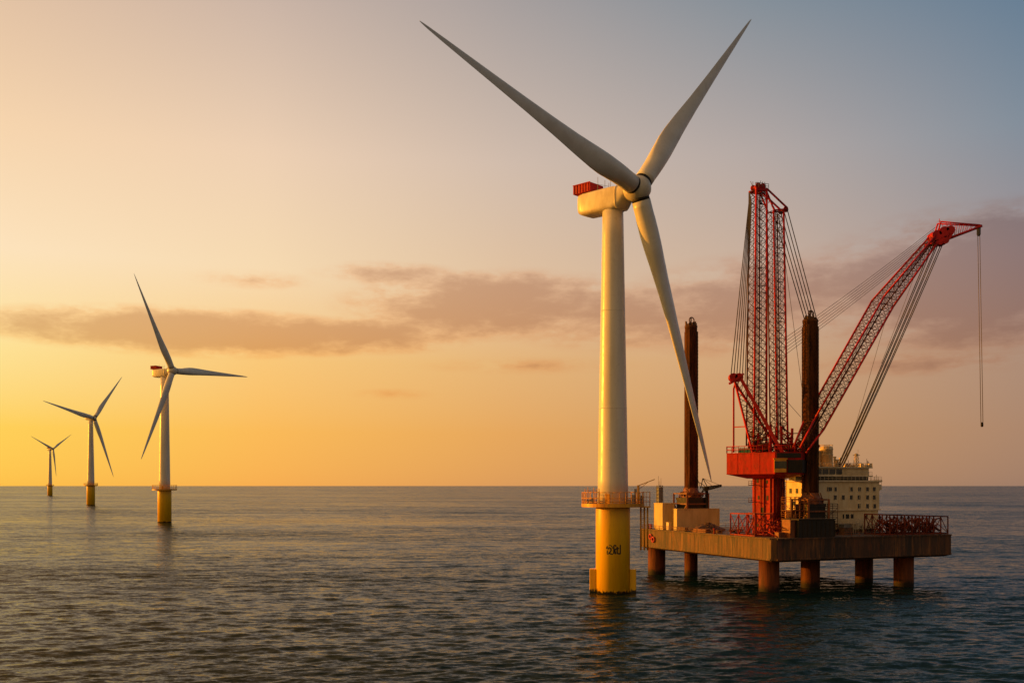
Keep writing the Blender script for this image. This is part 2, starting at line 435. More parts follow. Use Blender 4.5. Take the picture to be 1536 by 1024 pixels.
# ------------------------------------------------------------------ sea
def build_sea():
    near = np.array([1.5, 5, 10, 18, 28, 40, 54, 70])
    inv = np.linspace(1 / 84.0, 1 / 1500.0, 640)
    rr = np.concatenate([near, 1 / inv, [1800, 2300, 3000, 4200, 6500, 10000, 18000, 35000, 70000]])
    dense = np.radians(np.linspace(-40, 40, 720))
    rest = np.radians(np.linspace(40, 320, 120))[1:-1]
    an = np.concatenate([dense, rest])
    nr, na = len(rr), len(an)
    RR, AA = np.meshgrid(rr, an, indexing='ij')
    X = RR * np.sin(AA); Y = RR * np.cos(AA)
    dr = np.gradient(rr)[:, None] + 0 * RR
    da = np.gradient(an)[None, :] * RR
    da = np.abs(da)
    cell = np.maximum(dr, da)
    Z = np.zeros_like(X); dX = np.zeros_like(X); dY = np.zeros_like(X)
    rng = np.random.default_rng(11)
    lam = np.exp(np.linspace(np.log(1.3), np.log(22.0), 90))
    for L in lam:
        L = L * rng.uniform(.93, 1.07)
        th = rng.normal(0, R(24)) + R(10)      # direction of travel, towards the camera
        k = 2 * math.pi / L
        kx, ky = k * math.sin(th), -k * math.cos(th)
        slope = 0.031 if L < 4.5 else 0.031 * (4.5 / L) ** 1.1
        amp = slope / k
        att = np.clip((L / np.maximum(cell, 1e-3) - 2.5) / 2.5, 0, 1)
        ph = kx * X + ky * Y + rng.uniform(0, 2 * math.pi)
        Z += att * amp * np.sin(ph)
        q = att * amp * 0.9 * np.cos(ph)
        dX += q * kx / k; dY += q * ky / k
    V = np.stack([X + dX, Y + dY, Z], -1).reshape(-1, 3)
    i = np.arange(nr - 1)[:, None]; j = np.arange(na)[None, :]
    jn = (j + 1) % na
    Fq = np.stack([i * na + j, (i + 1) * na + j, (i + 1) * na + jn, i * na + jn], -1).reshape(-1, 4)[:, ::-1]
    nv = len(V)
    V = np.vstack([V, [[0, 0, 0]]])
    tri = np.stack([np.full(na, nv), np.arange(na), (np.arange(na) + 1) % na], -1)[:, ::-1]
    me = bpy.data.meshes.new('sea')
    me.vertices.add(len(V)); me.vertices.foreach_set('co', V.astype(np.float32).ravel())
    nl = Fq.size + tri.size
    me.loops.add(nl)
    me.loops.foreach_set('vertex_index', np.concatenate([Fq.ravel(), tri.ravel()]).astype(np.int32))
    nf = len(Fq) + len(tri)
    me.polygons.add(nf)
    st = np.concatenate([np.arange(len(Fq)) * 4, len(Fq) * 4 + np.arange(len(tri)) * 3])
    me.polygons.foreach_set('loop_start', st.astype(np.int32))
    me.polygons.foreach_set('use_smooth', np.ones(nf, bool))
    me.update(calc_edges=True); me.validate()
    me.materials.append(M['water'])
    o = bpy.data.objects.new('sea', me); col.objects.link(o); o['kind'] = 'structure'
    return o
build_sea()

# ------------------------------------------------------------------ wind turbines
def airfoil(n=22):
    """closed section, x: chord 0 (leading) .. 1 (trailing), y thickness -1..1"""
    out = []
    for j in range(n):
        t = 2 * math.pi * j / n
        x = 0.5 - 0.5 * math.cos(t)
        yt = 5 * (0.2969 * math.sqrt(max(x, 0)) - 0.126 * x - 0.3516 * x * x + 0.2843 * x ** 3 - 0.1036 * x ** 4)
        out.append((x, yt if t < math.pi else -yt))
    return out
AF = airfoil()

def make_blade(H, d, n, L, s, parent):
    """blade from the hub centre H along d; n rotor axis; tangential direction t"""
    t = n.cross(d).normalized(); ax = d.cross(t).normalized()
    if ax.dot(n) < 0: ax = -ax
    rings = []
    st = [(.0405, 4.1, 1.0, 0), (.08, 4.1, .98, 0), (.12, 4.35, .84, 4), (.16, 4.8, .68, 7), (.21, 5.2, .55, 9), (.26, 5.1, .48, 9), (.34, 4.5, .42, 8),
          (.45, 3.65, .37, 6), (.58, 2.85, .33, 4), (.72, 2.1, .29, 2.5), (.84, 1.45, .26, 1.5), (.92, 1.0, .24, 1), (.97, .62, .22, 0), (.992, .34, .2, 0), (1.0, .10, .2, 0)]
    k = L / 68.0
    # finer stations by interpolation
    xs = [q[0] for q in st]
    fr = sorted(set(list(np.linspace(.0405, .97, 48)) + [.985, .995, 1.0]))
    for f in fr:
        c = np.interp(f, xs, [q[1] for q in st]) * k
        th = np.interp(f, xs, [q[2] for q in st])
        tw = R(np.interp(f, xs, [q[3] for q in st]) - 9)
        circ = max(0.0, min(1.0, (th - .42) / .5))
        cd = t * math.cos(tw) - ax * math.sin(tw)      # chord direction, leading -> trailing
        td = ax * math.cos(tw) + t * math.sin(tw)
        ring = []
        piv = .5 * circ + .36 * (1 - circ)
        for j, (x, y) in enumerate(AF):
            a = 2 * math.pi * j / len(AF)
            cx, cy = (.5 - .5 * math.cos(a)), .5 * math.sin(a)
            yy = y * th
            X = x * (1 - circ) + cx * circ; Y = yy * (1 - circ) + cy * circ
            ring.append(H + d * (f * L) + cd * ((X - piv) * c) + td * (Y * c))
        rings.append(ring)
    mb = MB(); mb.quad_strip(rings)
    b = mb.build('blade', 'blade', parent)
    gap = MB(); gap.lathe(H + d * (.0405 * L - 1.0 * s), [(1.99 * k, 0), (1.99 * k, 1.03 * s)], 28, axis=d)
    gap.build('blade_bearing', 'dark', b)
    return b

def turbine(pxc, D, s, hub_px, hub_D, yaw, tilt, cone, L, phase, z_plat, z_top, r_pile, r_bot, r_top, label, detail=2, nac_len=(9.6, 4.6), lat=0.0):
    base = Vector(((pxc - 768) / F * D, D, 0))
    root = thing('wind_turbine', base, label, 'wind turbine', 'wind turbines standing in the sea')
    H = P(hub_px[0], hub_px[1], hub_D)
    y, ti = R(yaw), R(tilt)
    n = Vector((math.sin(y) * math.cos(ti), -math.cos(y) * math.cos(ti), math.sin(ti)))
    h = Vector((math.cos(y), math.sin(y), 0)); w = n.cross(h)
    if w.z < 0: w = -w
    # monopile
    pile = MB().lathe(base + Vector((0, 0, -6)), [(r_pile, 0), (r_pile, 6 + z_plat - .5), (r_pile * .985, 6 + z_plat - .1)], 56).build('monopile', 'pile', root)
    # service platform
    R1 = r_pile + 3.2 * s
    pm = MB()
    pm.lathe(base + Vector((0, 0, z_plat - .1)), [(r_pile * .98, 0), (R1 - .15, -.05 * s), (R1, -.05 * s), (R1, .75 * s), (R1 - .12, .75 * s), (R1 - .12, .35 * s), (r_pile * .9, .35 * s)], 48, smooth=False)
    for k in range(0 if detail > 1 else 8):
        a = 2 * math.pi * k / 8
        e = Vector((math.cos(a), math.sin(a), 0))
        pm.bar(base + e * (r_pile * .97) + Vector((0, 0, z_plat - 1.3 * s)), base + e * (R1 - .5) + Vector((0, 0, z_plat - .2)), .28 * s)
    plat = pm.build('service_platform', 'yellow', root)
    rl = MB()
    ring = [base + Vector((math.cos(2 * math.pi * k / 30) * (R1 - .1), math.sin(2 * math.pi * k / 30) * (R1 - .1), z_plat + .2 * s)) for k in range(30)]
    railing(rl, ring, 2.9 * s, 1.4 * s, .07 * s if detail > 1 else .12 * s, (1, .55, .28), closed=True)
    rl.build('railing', 'yellow', plat)
    # tower
    tw = MB()
    prof = []
    for k in range(13):
        f = k / 12
        prof.append((r_bot + (r_top - r_bot) * f ** 1.05, z_plat + .2 + (z_top - z_plat - .2) * f))
    b0 = Vector(base)
    topc = Vector(H) - n * lat
    rings = []
    for (r_, z) in prof:
        f = (z - z_plat) / (z_top - z_plat)
        c = Vector((base.x, base.y, z))
        rings.append([c + Vector((math.cos(2 * math.pi * j / 56) * r_, math.sin(2 * math.pi * j / 56) * r_, 0)) for j in range(56)])
    tw.quad_strip(rings)
    towr = tw.build('tower', 'white', root)
    if detail > 1:
        for f in (.33, .66):
            fl = MB()
            r_ = r_bot + (r_top - r_bot) * f; z = z_plat + (z_top - z_plat) * f
            fl.lathe((base.x, base.y, z - .06), [(r_ + .03, 0), (r_ + .03, .2)], 56)
            fl.build('flange_seam', 'white', towr)
        dr = MB()
        a0 = math.atan2(-base.y, -base.x) - .35
        e = Vector((math.cos(a0), math.sin(a0), 0)); tt = Vector((-e.y, e.x, 0))
        dr.obox(base + e * (r_bot - .25) - tt * .55 + Vector((0, 0, z_plat + .5)), tt * 1.1, e * .4, (0, 0, 2.3))
        dr.build('door', 'yellow', towr, bevel=.05)
    # nacelle: rounded box along -n
    z0 = z_top - .1
    cx = Vector((base.x, base.y, 0))
    hv = h
    nm = MB()
    rear, front = nac_len[0] * s, nac_len[1] * s
    nh = Vector((n.x, n.y, 0)).normalized()
    zt = z0 + 5.1 * s
    def sec(off, wd, zl, zu, pw=5.0, N=28):
        c = cx + nh * off; out = []
        for j in range(N):
            a = 2 * math.pi * j / N
            ca, sa = math.cos(a), math.sin(a)
            out.append(c + hv * (wd * math.copysign(abs(ca) ** (2 / pw), ca)) + Vector((0, 0, (zl + zu) / 2 + (zu - zl) / 2 * math.copysign(abs(sa) ** (2 / pw), sa))))
        return out
    hz = H.z
    nm.quad_strip([sec(-rear, 2.0 * s, z0 + 1.0 * s, zt - .3 * s), sec(-rear + .35 * s, 2.35 * s, z0 + .5 * s, zt - .1 * s), sec(-rear + 1.6 * s, 2.6 * s, z0 + .05 * s, zt, 6),
                   sec(-2 * s, 2.65 * s, z0 - .05 * s, zt, 6), sec(front * .25, 2.6 * s, z0 - .1 * s, zt, 6), sec(front * .55, 2.45 * s, z0 + .1 * s, zt - .15 * s, 4), sec(front * .8, 2.25 * s, hz - 2.3 * s, hz + 2.35 * s, 2.6), sec(front, 2.15 * s, hz - 2.2 * s, hz + 2.2 * s, 2.0)])
    nac = nm.build('nacelle', 'nacelle', root)
    sm_ = MB()
    ra = sec(front * .44, 2.56 * s, z0 - .02 * s, zt - .06 * s, 4.6); rb = sec(front * .44 + .2 * s, 2.55 * s, z0 + .02 * s, zt - .08 * s, 4.4)
    ca_ = sum(ra, Vector()) / len(ra)
    sm_.quad_strip([[ca_ + (p - ca_) * 1.03 for p in ra], [ca_ + (p - ca_) * 1.03 for p in rb]])
    sm_.build('seam_collar', 'nacelle', nac)
    # red equipment box on the rear roof
    bx = MB()
    o = cx - nh * (rear + .9 * s) - hv * (2.45 * s) + Vector((0, 0, zt + .05 * s))
    bx.obox(o, nh * (4.9 * s), hv * (4.9 * s), (0, 0, 2.0 * s))
    for k in range(6):
        q = o + nh * (.4 * s + k * .82 * s) - hv * .06 * s
        bx.bar(q + Vector((0, 0, .05 * s)), q + Vector((0, 0, 1.95 * s)), .1 * s)
    bx.bar(o - hv * .05 * s - nh * .05 * s + Vector((0, 0, 2.0 * s)), o - hv * .05 * s + nh * 4.95 * s + Vector((0, 0, 2.0 * s)), .16 * s)
    bx.build('equipment_box', 'redbox', nac)
    if detail:
        an = MB()
        c0 = cx - nh * (rear - 5.6 * s) + Vector((0, 0, zt - .1))
        for a_, b_, hh in ((-1.6, 0, 3.0), (.2, .6, 2.6), (1.4, .8, 2.2), (1.0, 1.6, 2.8), (-.2, -1.2, 1.8)):
            q = c0 + hv * a_ * s + nh * b_ * s
            an.tube(q, q + Vector((0, 0, hh * s)), .05 * s, n=5)
        an.tube(c0 + hv * -1.6 * s + Vector((0, 0, 1.4 * s)), c0 + hv * 1.4 * s + nh * .8 * s + Vector((0, 0, 1.4 * s)), .04 * s, n=5)
        an.build('antenna_mast', 'grey', nac)
    # hub / spinner
    hb = MB()
    q = s
    hb.lathe(H, [(2.05 * q, -2.6 * q), (2.4 * q, -2.2 * q), (2.75 * q, -1.2 * q), (2.85 * q, -.2 * q), (2.75 * q, .7 * q), (2.45 * q, 1.5 * q), (1.95 * q, 2.15 * q), (1.3 * q, 2.6 * q), (.6 * q, 2.82 * q), (.05, 2.9 * q)], 40, axis=n)
    hub = hb.build('hub', 'nacelle', root)
    co = R(cone)
    for k in range(3):
        a = R(phase + 120 * k)
        d = (math.cos(co) * (math.cos(a) * h + math.sin(a) * w) + math.sin(co) * n).normalized()
        make_blade(H, d, n, L, s, root)
    return root, base, pile, plat, towr

t1, b1, pile1, plat1, tow1 = turbine(919.3, 223.0, 1.0, (957, 283), 218.1, 46.98, 1.1, 3.0, 68.1, 49.11, 19.3, 85.3, 3.82, 3.45, 2.33,
    'large white foreground turbine on a yellow pile just left of the red crane barge', 2, (8.6, 5.2))
turbine(246.8, 649.0, 1.06, (259, 556), 645.5, 63.3, 1.0, 3.7, 66.2, 1.85, 21.0, 94.6, 4.35, 3.6, 2.5,
    'mid-distance white turbine with one blade pointing right and a red box on its nacelle', 2, (8.4, 4.6))
turbine(136.2, 1230.0, 1.0, (141.3, 627), 1226.5, 66.35, 6.0, 0.0, 76.4, 167.93, 23.9, 105.0, 4.9, 4.3, 2.6,
    'smaller distant turbine between the farthest one and the one with the red nacelle box', 1, (7.5, 5.0))
turbine(75.0, 2380.0, 1.0, (79.6, 673), 2376.0, 63.6, 4.0, 0.0, 66.0, 34.45, 23.5, 108.0, 5.6, 4.6, 2.6,
    'smallest and farthest turbine, nearest the left edge above the horizon', 1, (7.0, 5.0))

# foreground turbine: lettering, fenders, boat landing and platform gear
vd = Vector((-b1.x, -b1.y, 0)).normalized(); vr = Vector((-vd.y, vd.x, 0))   # towards the camera / right as seen from it
mk = MB()
def on_pile(px, py):
    s_ = (px - 919.3) / F * 219.2
    a = math.asin(max(-.95, min(.95, s_ / 3.82)))
    e = vd * math.cos(a) + vr * math.sin(a)
    return b1 + e * 3.835 + Vector((0, 0, CAM_Z - (py - 728) / F * 219.4))
def stroke(pts, wd):
    q = []
    for (x0, y0), (x1, y1) in zip(pts[:-1], pts[1:]):
        k = max(1, int(math.hypot(x1 - x0, y1 - y0) / 60))
        for i in range(k): q.append((x0 + (x1 - x0) * i / k, y0 + (y1 - y0) * i / k))
    q.append(pts[-1])
    cur = []
    for i, (x, y) in enumerate(q):
        a = q[max(0, i - 1)]; b = q[min(len(q) - 1, i + 1)]
        dx, dy = b[0] - a[0], b[1] - a[1]; L = math.hypot(dx, dy) or 1
        nx, ny = -dy / L * wd / 2, dx / L * wd / 2
        cur.append([on_pile(900 + (x + nx) / 36.57, 810 + (y + ny) / 36.57), on_pile(900 + (x - nx) / 36.57, 810 + (y - ny) / 36.57)])
    mk.quad_strip(cur, closed=False, caps=False, smooth=False)
for pts, wd in (([(415, 325), (350, 440), (455, 462), (530, 385), (618, 500), (592, 580), (490, 722)], 62), ([(500, 715), (600, 735), (705, 752)], 55), ([(500, 262), (600, 290), (668, 350), (678, 440)], 42),
                ([(402, 540), (395, 742), (470, 742)], 44), ([(758, 280), (758, 735)], 62), ([(758, 268), (830, 268), (885, 320)], 60), ([(765, 470), (850, 500), (905, 430)], 52), ([(800, 490), (862, 752)], 56),
                ([(938, 345), (938, 712), (1075, 738), (1112, 718)], 60), ([(1112, 245), (1112, 735)], 50), ([(940, 468), (1048, 420)], 50)):
    stroke(pts, wd * 1.2)
mk.build('lettering', 'mark', pile1)
for sg in (-1, 1):
    fm = MB()
    c = b1 + vr * (sg * 4.45)
    fm.obox(c - vr * .72 - vd * .9 + Vector((0, 0, -2)), vr * 1.44, vd * 1.9, (0, 0, 7.3))
    f = fm.build('boat_fender', 'pile', pile1, bevel=.12)
    # right hand landing: ladder between two stringers
g = MB()
for u in (0, .8, 1.5):
    q = b1 + vr * (6.2 + u) + vd * .3
    g.tube(q + Vector((0, 0, 9.5 if u else 9.5)), q + Vector((0, 0, 19.2)), .2, n=8)
for k in range(20):
    z = 9.8 + k * .46
    g.tube(b1 + vr * 6.2 + vd * .3 + Vector((0, 0, z)), b1 + vr * 7.0 + vd * .3 + Vector((0, 0, z)), .05, n=5)
g.build('access_ladder', 'yellow', plat1)
g = MB()
zp = 19.6
q = b1 + vr * 5.6 + vd * 2.2
g.tube(q + Vector((0, 0, zp)), q + Vector((0, 0, zp + 4.4)), .28, n=10)
g.tube(q + Vector((0, 0, zp + 4.3)), q + vr * 3.6 + Vector((0, 0, zp + 5.7)), .09, n=6)
g.tube(q + Vector((0, 0, zp + 3.4)), q + vr * 2.2 + Vector((0, 0, zp + 5.15)), .06, n=6)

g.build('davit', 'yellow', plat1)
for (a, b_, w_, hh) in ((4.3, 2.5, .8, 2.6), (5.0, 1.6, .55, 3.9), (-5.2, 2.0, 1.1, 1.5), (-4.4, 2.6, .7, 1.9), (3.6, 3.1, .6, 1.6), (6.4, .2, .7, 2.4)):
    q = b1 + vr * a + vd * b_
    g = MB(); g.obox(q - vr * w_ / 2 - vd * .3 + Vector((0, 0, zp - .3)), vr * w_, vd * .6, (0, 0, hh))
    g.build('control_cabinet', 'grey', plat1, bevel=.04)
g = MB()
for k in range(5):
    q = b1 - vr * (6.2 - .65 * k) + vd * 1.2
    g.tube(q + Vector((0, 0, zp)), q + Vector((0, 0, zp + 3.6 + .5 * math.sin(k * 2.3))), .09, n=6)
g.tube(b1 - vr * 6.2 + vd * 1.2 + Vector((0, 0, zp + 3.2)), b1 - vr * 3.6 + vd * 1.2 + Vector((0, 0, zp + 3.2)), .06, n=5)
g.build('gate_post', 'yellow', plat1)
g = MB()      # landing stage at the right with its own rails
c = b1 + vr * 7.3 + vd * .4
g.obox(c - vr * .9 - vd * 1.4 + Vector((0, 0, 19.05)), vr * 1.9, vd * 2.8, (0, 0, .3))
railing(g, [c + vr * .9 - vd * 1.3 + Vector((0, 0, 19.3)), c + vr * .9 + vd * 1.3 + Vector((0, 0, 19.3)), c - vr * .8 + vd * 1.3 + Vector((0, 0, 19.3))], 3.2, .8, .06, (1, .66, .33))
g.build('landing_stage', 'yellow', plat1)

# ------------------------------------------------------------------ jack-up barge
O = Vector((57.2, 218, 0)); ang = R(22.9)
U = Vector((math.cos(ang), math.sin(ang), 0)); V_ = Vector((-math.sin(ang), math.cos(ang), 0))
ZT, ZB = 12.3, 7.4
def uv(a, b, z=0.0): return O + U * a + V_ * b + Vector((0, 0, z))
def a_at(px, b):
    """a on the line b = const seen at photo column px"""
    k = (px - 768) / F; p = O + V_ * b
    return (k * p.y - p.x) / (U.x - k * U.y)
def b_at(px, a):
    k = (px - 768) / F; p = O + U * a
    return (k * p.y - p.x) / (V_.x - k * V_.y)
def zat(p, py): return CAM_Z + (728 - py) / F * p.y

barge = thing('jackup_barge', uv(26, 28, 0), 'rusty rectangular jack-up barge standing clear of the sea on brown legs', 'barge')
def uvbox(mb, a0, a1, b0, b1_, z0, z1):
    return mb.obox(uv(a0, b0, z0), U * (a1 - a0), V_ * (b1_ - b0), (0, 0, z1 - z0))
hm = MB()
hp = [uv(1.0, 0), uv(52, 0), uv(52, 57), uv(0, 57), uv(0, .8)]
ip = [uv(2.2, 1.2), uv(50.8, 1.2), uv(50.8, 55.8), uv(1.2, 55.8), uv(1.2, 2.0)]
hm.quad_strip([[p + Vector((0, 0, ZB - .45)) for p in ip], [p + Vector((0, 0, ZB)) for p in hp], [p + Vector((0, 0, ZT)) for p in hp]], smooth=False)
hull = hm.build('hull', 'hull', barge)
dk = MB(); dk.prism([(p.x, p.y) for p in [uv(1.3, .3), uv(51.7, .3), uv(51.7, 56.7), uv(.3, 56.7), uv(.3, 1.1)]], ZT - .1, ZT + .03)
dk.build('deck_plating', 'deck', hull)
rb = MB()                                   # rubbing strips along the edges
rb.bar(uv(-.08, .9, ZT - .15), uv(-.08, 57, ZT - .15), .35, .3); rb.bar(uv(1.0, -.08, ZT - .15), uv(52, -.08, ZT - .15), .35, .3)
rb.bar(uv(-.05, .9, ZB + .2), uv(-.05, 57, ZB + .2), .25, .3); rb.bar(uv(1.0, -.05, ZB + .2), uv(52, -.05, ZB + .2), .25, .3)
for k in range(1, 13): q_ = 4.4 * k + random.uniform(-1.5, 1.5); rb.bar(uv(0, q_, ZB + .3), uv(0, q_, ZT - .3 - random.choice((0, 0, .6))), random.uniform(.03, .09))
for k in range(1, 12): q_ = 4.4 * k + random.uniform(-1.5, 1.5); rb.bar(uv(q_, 0, ZB + .3), uv(q_, 0, ZT - .3), random.uniform(.03, .09))
rb.build('rubbing_strip', 'hull', hull)

def leg(a, b, r, tall=None, rt=None):
    m = MB()
    m.lathe(uv(a, b, -7), [(r, 0), (r, 7 + ZB + .6)], 36)
    if tall:
        m.lathe(uv(a, b, ZB), [(rt, 0), (rt, tall - ZB - .6), (rt * 1.04, tall - ZB - .55), (rt * 1.04, tall - ZB)], 32)
    o = m.build('leg', 'leg', barge)
    if tall:
        rk = MB()
        for sg in (-1, 1):
            e = vdl * (-.5) + vrl * sg
            e.normalize(); tt = Vector((-e.y, e.x, 0))
            c = uv(a, b) + e * (rt - .05)
            rk.obox(c - tt * .32 + Vector((0, 0, ZT)), tt * .64, e * .3, (0, 0, tall - ZT - 1.5))
            k = int((tall - ZT - 2) / .9)
            for i in range(k):
                rk.obox(c - tt * .22 + e * .3 + Vector((0, 0, ZT + .3 + i * .9)), tt * .44, e * .07, (0, 0, .45))
        fe = (vdl + vrl * -.25).normalized(); ft = Vector((-fe.y, fe.x, 0))
        rk.obox(uv(a, b) + fe * (rt - .04) - ft * .25 + Vector((0, 0, ZT)), ft * .5, fe * .18, (0, 0, tall - ZT - 1.2))
        rk.build('jacking_rack', 'leg', o)
    return o
vdl = Vector((-.28, -.96, 0)).normalized(); vrl = Vector((.96, -.28, 0)).normalized()
leg(2.9, 53.6, 2.35)
leg(a_at(1153.5, 5.2), 5.2, 2.28)
leg(a_at(1296, 15), 15, 2.15)
leg(a_at(1355.5, 4), 4, 2.3)
A1, B1 = a_at(1036.5, 46), 46.0
A2, B2 = a_at(1215.5, 10.8), 10.8
leg1 = leg(A1, B1, 1.75, 66.2, 1.62)
leg2 = leg(A2, B2, 2.2, 63.0, 1.76)

def jack_house(a, b, hw, z1, cap):
    m = MB()
    uvbox(m, a - hw, a + hw, b - hw, b + hw, ZT, z1)
    uvbox(m, a - hw - .15, a + hw + .15, b - hw - .15, b + hw + .15, z1 - .5, z1 + .15)
    jh = m.build('jack_house', 'dark', barge)
    fr = MB()
    w = hw + .55
    for (i, j) in ((-1, -1), (1, -1), (1, 1), (-1, 1)):
        fr.bar(uv(a + i * w, b + j * w, ZT), uv(a + i * w, b + j * w, z1 + 1.3), .42)
    for z in (ZT + 3.2, z1 - 1.5, z1 + 1.2):
        c = [uv(a - w, b - w, z), uv(a + w, b - w, z), uv(a + w, b + w, z), uv(a - w, b + w, z)]
        for p, q in zip(c, c[1:] + c[:1]): fr.bar(p, q, .34)
    fr.bar(uv(a - w, b - w, ZT), uv(a - w, b + w, z1 - 1.5), .25); fr.bar(uv(a - w, b + w, ZT), uv(a - w, b - w, z1 - 1.5), .25)
    for k in range(26):                     # hoses and clamps round the leg
        t = random.uniform(0, 6.28); r1 = random.uniform(1.9, w + .2); t2 = t + random.uniform(-.9, .9)
        p = uv(a + r1 * math.cos(t), b + r1 * math.sin(t), z1 + random.uniform(0, 1.6)); q = uv(a + (r1 * .8) * math.cos(t2), b + r1 * .8 * math.sin(t2), z1 + random.uniform(.4, 3.0))
        fr.tube(p, q, random.uniform(.08, .2), n=5)
    for k in range(7):
        t = k * .9
        fr.torus(uv(a + (w - .4) * math.cos(t), b + (w - .4) * math.sin(t), z1 + .9), (math.cos(t), math.sin(t), random.uniform(-.4, .4)), .75, .14, 14, 5)
    fr.lathe(uv(a, b, z1 + .2), [(cap + 1.1, 0), (cap + .8, .9), (cap + .15, 2.3), (cap + .1, 2.6)], 10, smooth=False)
    fr.build('jacking_frame', 'orange', jh)
    return jh
jack_house(A1, B1, 2.7, 20.6, 1.65)
jack_house(A2, B2, 2.4, 19.4, 1.8)
# tops of the two raised legs
for (lg, a, b, z, rr) in ((leg1, A1, B1, 66.2, 1.6), (leg2, A2, B2, 63.0, 1.7)):
    m = MB()
    m.lathe(uv(a, b, z), [(rr * .8, 0), (rr * .8, .5), (rr * .3, .7)], 16)
    for k in range(9):
        t = k * .7 + .3
        p = uv(a + rr * .85 * math.cos(t), b + rr * .85 * math.sin(t), z)
        m.bar(p, p + Vector((random.uniform(-.3, .3), random.uniform(-.3, .3), random.uniform(.4, 1.3))), .35)
    m.bar(uv(a, b, z + .3), uv(a, b, z + 2.3), .3)
    m.torus(uv(a + .2, b, z + 1.5), V_, .75, .16, 16, 6)
    m.build('leg_cap', 'rust', lg)
# dark winch house flush with the front edge
m = MB(); wa0, wa1 = a_at(1198, .25), a_at(1252, .25)
uvbox(m, wa0, wa1, .25, 5.2, ZT, 16.25)
for k in range(9): m.bar(uv(wa0 + (wa1 - wa0) * k / 8, .2, ZT + .2), uv(wa0 + (wa1 - wa0) * k / 8, .2, 16.1), .14)
uvbox(m, wa0 - .15, wa1 + .15, .1, 5.35, 16.25, 16.45)
m.build('winch_house', 'dark', barge)
# deck-edge handrails
m = MB()
railing(m, [uv(.25, 56.5, ZT), uv(.25, 17.5, ZT)], 1.0, 2.2, .045)
railing(m, [uv(.25, 56.5, ZT), uv(51.6, 56.5, ZT), uv(51.6, 8, ZT)], 1.0, 2.5, .045)
railing(m, [uv(wa1 + .4, .3, ZT), uv(31, .3, ZT)], 1.0, 2.2, .045)
m.build('handrail', 'orange', barge)

# bollards at the far left deck corner
bm_ = MB(); p = uv(.9, 54.6, ZT + .03)
bm_.lathe(p, [(.42, 0), (.42, .15), (.26, .2), (.26, 1.0), (.40, 1.05), (.40, 1.2), (.1, 1.3)], 14)
bol = tag(bm_.build('bollard', 'redpipe', origin=p), 'short red bollard at the far left corner of the barge deck', 'bollard', 'bollards along the left deck edge')
dup(bol, V_ * -1.4, 'short red bollard beside the tall beige box on the barge edge')
dup(bol, V_ * -31, 'short red bollard on the lit deck edge, left of the red lattice frame')
# lifebuoys on the lit hull side
lb = MB(); c = uv(-.32, b_at(975.5, -.32), 0); c.z = zat(c, 804.5)
lb.torus(c, U, .62, .2, 20, 8)
l1 = tag(lb.build('lifebuoy', 'lifered', origin=c), 'upper red ring buoy hung on the lit barge side', 'lifebuoy', 'red ring buoys on the barge side')
c2 = uv(-.32, b_at(979.5, -.32), 0); c2.z = zat(c2, 808.8)
dup(l1, c2 - c, 'lower red ring buoy hung on the lit barge side')

# ------------------------------------------------------------------ deck boxes at the left
def corrug(mb, a0, a1, b0, b1_, z0, z1, n, m_):
    uvbox(mb, a0, a1, b0, b1_, z0, z1)
    for k in range(n + 1):
        a = a0 + (a1 - a0) * k / n
        mb.bar(uv(a, b0 - .03, z0 + .1), uv(a, b0 - .03, z1 - .1), .09)
    for k in range(m_ + 1):
        b = b0 + (b1_ - b0) * k / m_
        mb.bar(uv(a0 - .03, b, z0 + .1), uv(a0 - .03, b, z1 - .1), .09)
    uvbox(mb, a0 - .08, a1 + .08, b0 - .08, b1_ + .08, z1, z1 + .12)
m = MB(); corrug(m, 1.0, 4.5, 47.4, 51.8, ZT + .25, 19.2, 2, 1)
uvbox(m, 1.2, 4.3, 47.6, 51.6, ZT + .03, ZT + .25)
tag(m.build('storage_container', 'beige'), 'tall narrow beige box on the deck, sunlit on its left side', 'container', 'beige boxes on the barge deck')
m = MB(); corrug(m, 2.0, a_at(1079, 42), 42.0, 43.7, ZT + .05, 17.8, 1, 1)
lw = tag(m.build('storage_container', 'beige'), 'long low beige box on the deck in front of the left raised leg', 'container', 'beige boxes on the barge deck')
m = MB(); uvbox(m, 1.6, 2.4, 45.4, 46.6, ZT + .03, ZT + 1.9); uvbox(m, 1.5, 2.5, 45.3, 46.7, ZT + 1.9, ZT + 2.0); uvbox(m, 1.55, 1.6, 45.7, 46.3, ZT + .6, ZT + 1.5)
tag(m.build('deck_locker', 'cream'), 'small pale locker in the gap between the two beige boxes', 'locker')
# lattice vent mast behind the tall box
m = MB(); c = P(989.5, 755, 271.5); c.z = ZT + .03
def lattice(chord, brace, A, B, sa, sb, side, up, bays, rc, rb_, dense=1, faces=(0, 1, 2, 3), red=(0, 1, 2, 3)):
    """square-section lattice from A to B; sa,sb (width,height) at each end"""
    A = Vector(A); B = Vector(B); side = Vector(side).normalized(); up = Vector(up).normalized()
    def ring(f):
        c = A.lerp(B, f); w = sa[0] + (sb[0] - sa[0]) * f; h = sa[1] + (sb[1] - sa[1]) * f
        return [c + side * (i * w / 2) + up * (j * h / 2) for i, j in ((-1, -1), (1, -1), (1, 1), (-1, 1))]
    prev = ring(0)
    for j in range(4): (chord if j in red else brace).tube(prev[j], ring(1)[j], rc if j in red else rc * .7, n=8)
    for k in range(1, bays + 1):
        cur = ring(k / bays)
        for j in faces:
            q = (j + 1) % 4
            brace.tube(cur[j], cur[q], rb_, n=4)
            if dense >= 2 or k % 2: brace.tube(prev[j], cur[q], rb_, n=4)
            if dense >= 2 or not k % 2: brace.tube(prev[q], cur[j], rb_, n=4)
        prev = cur
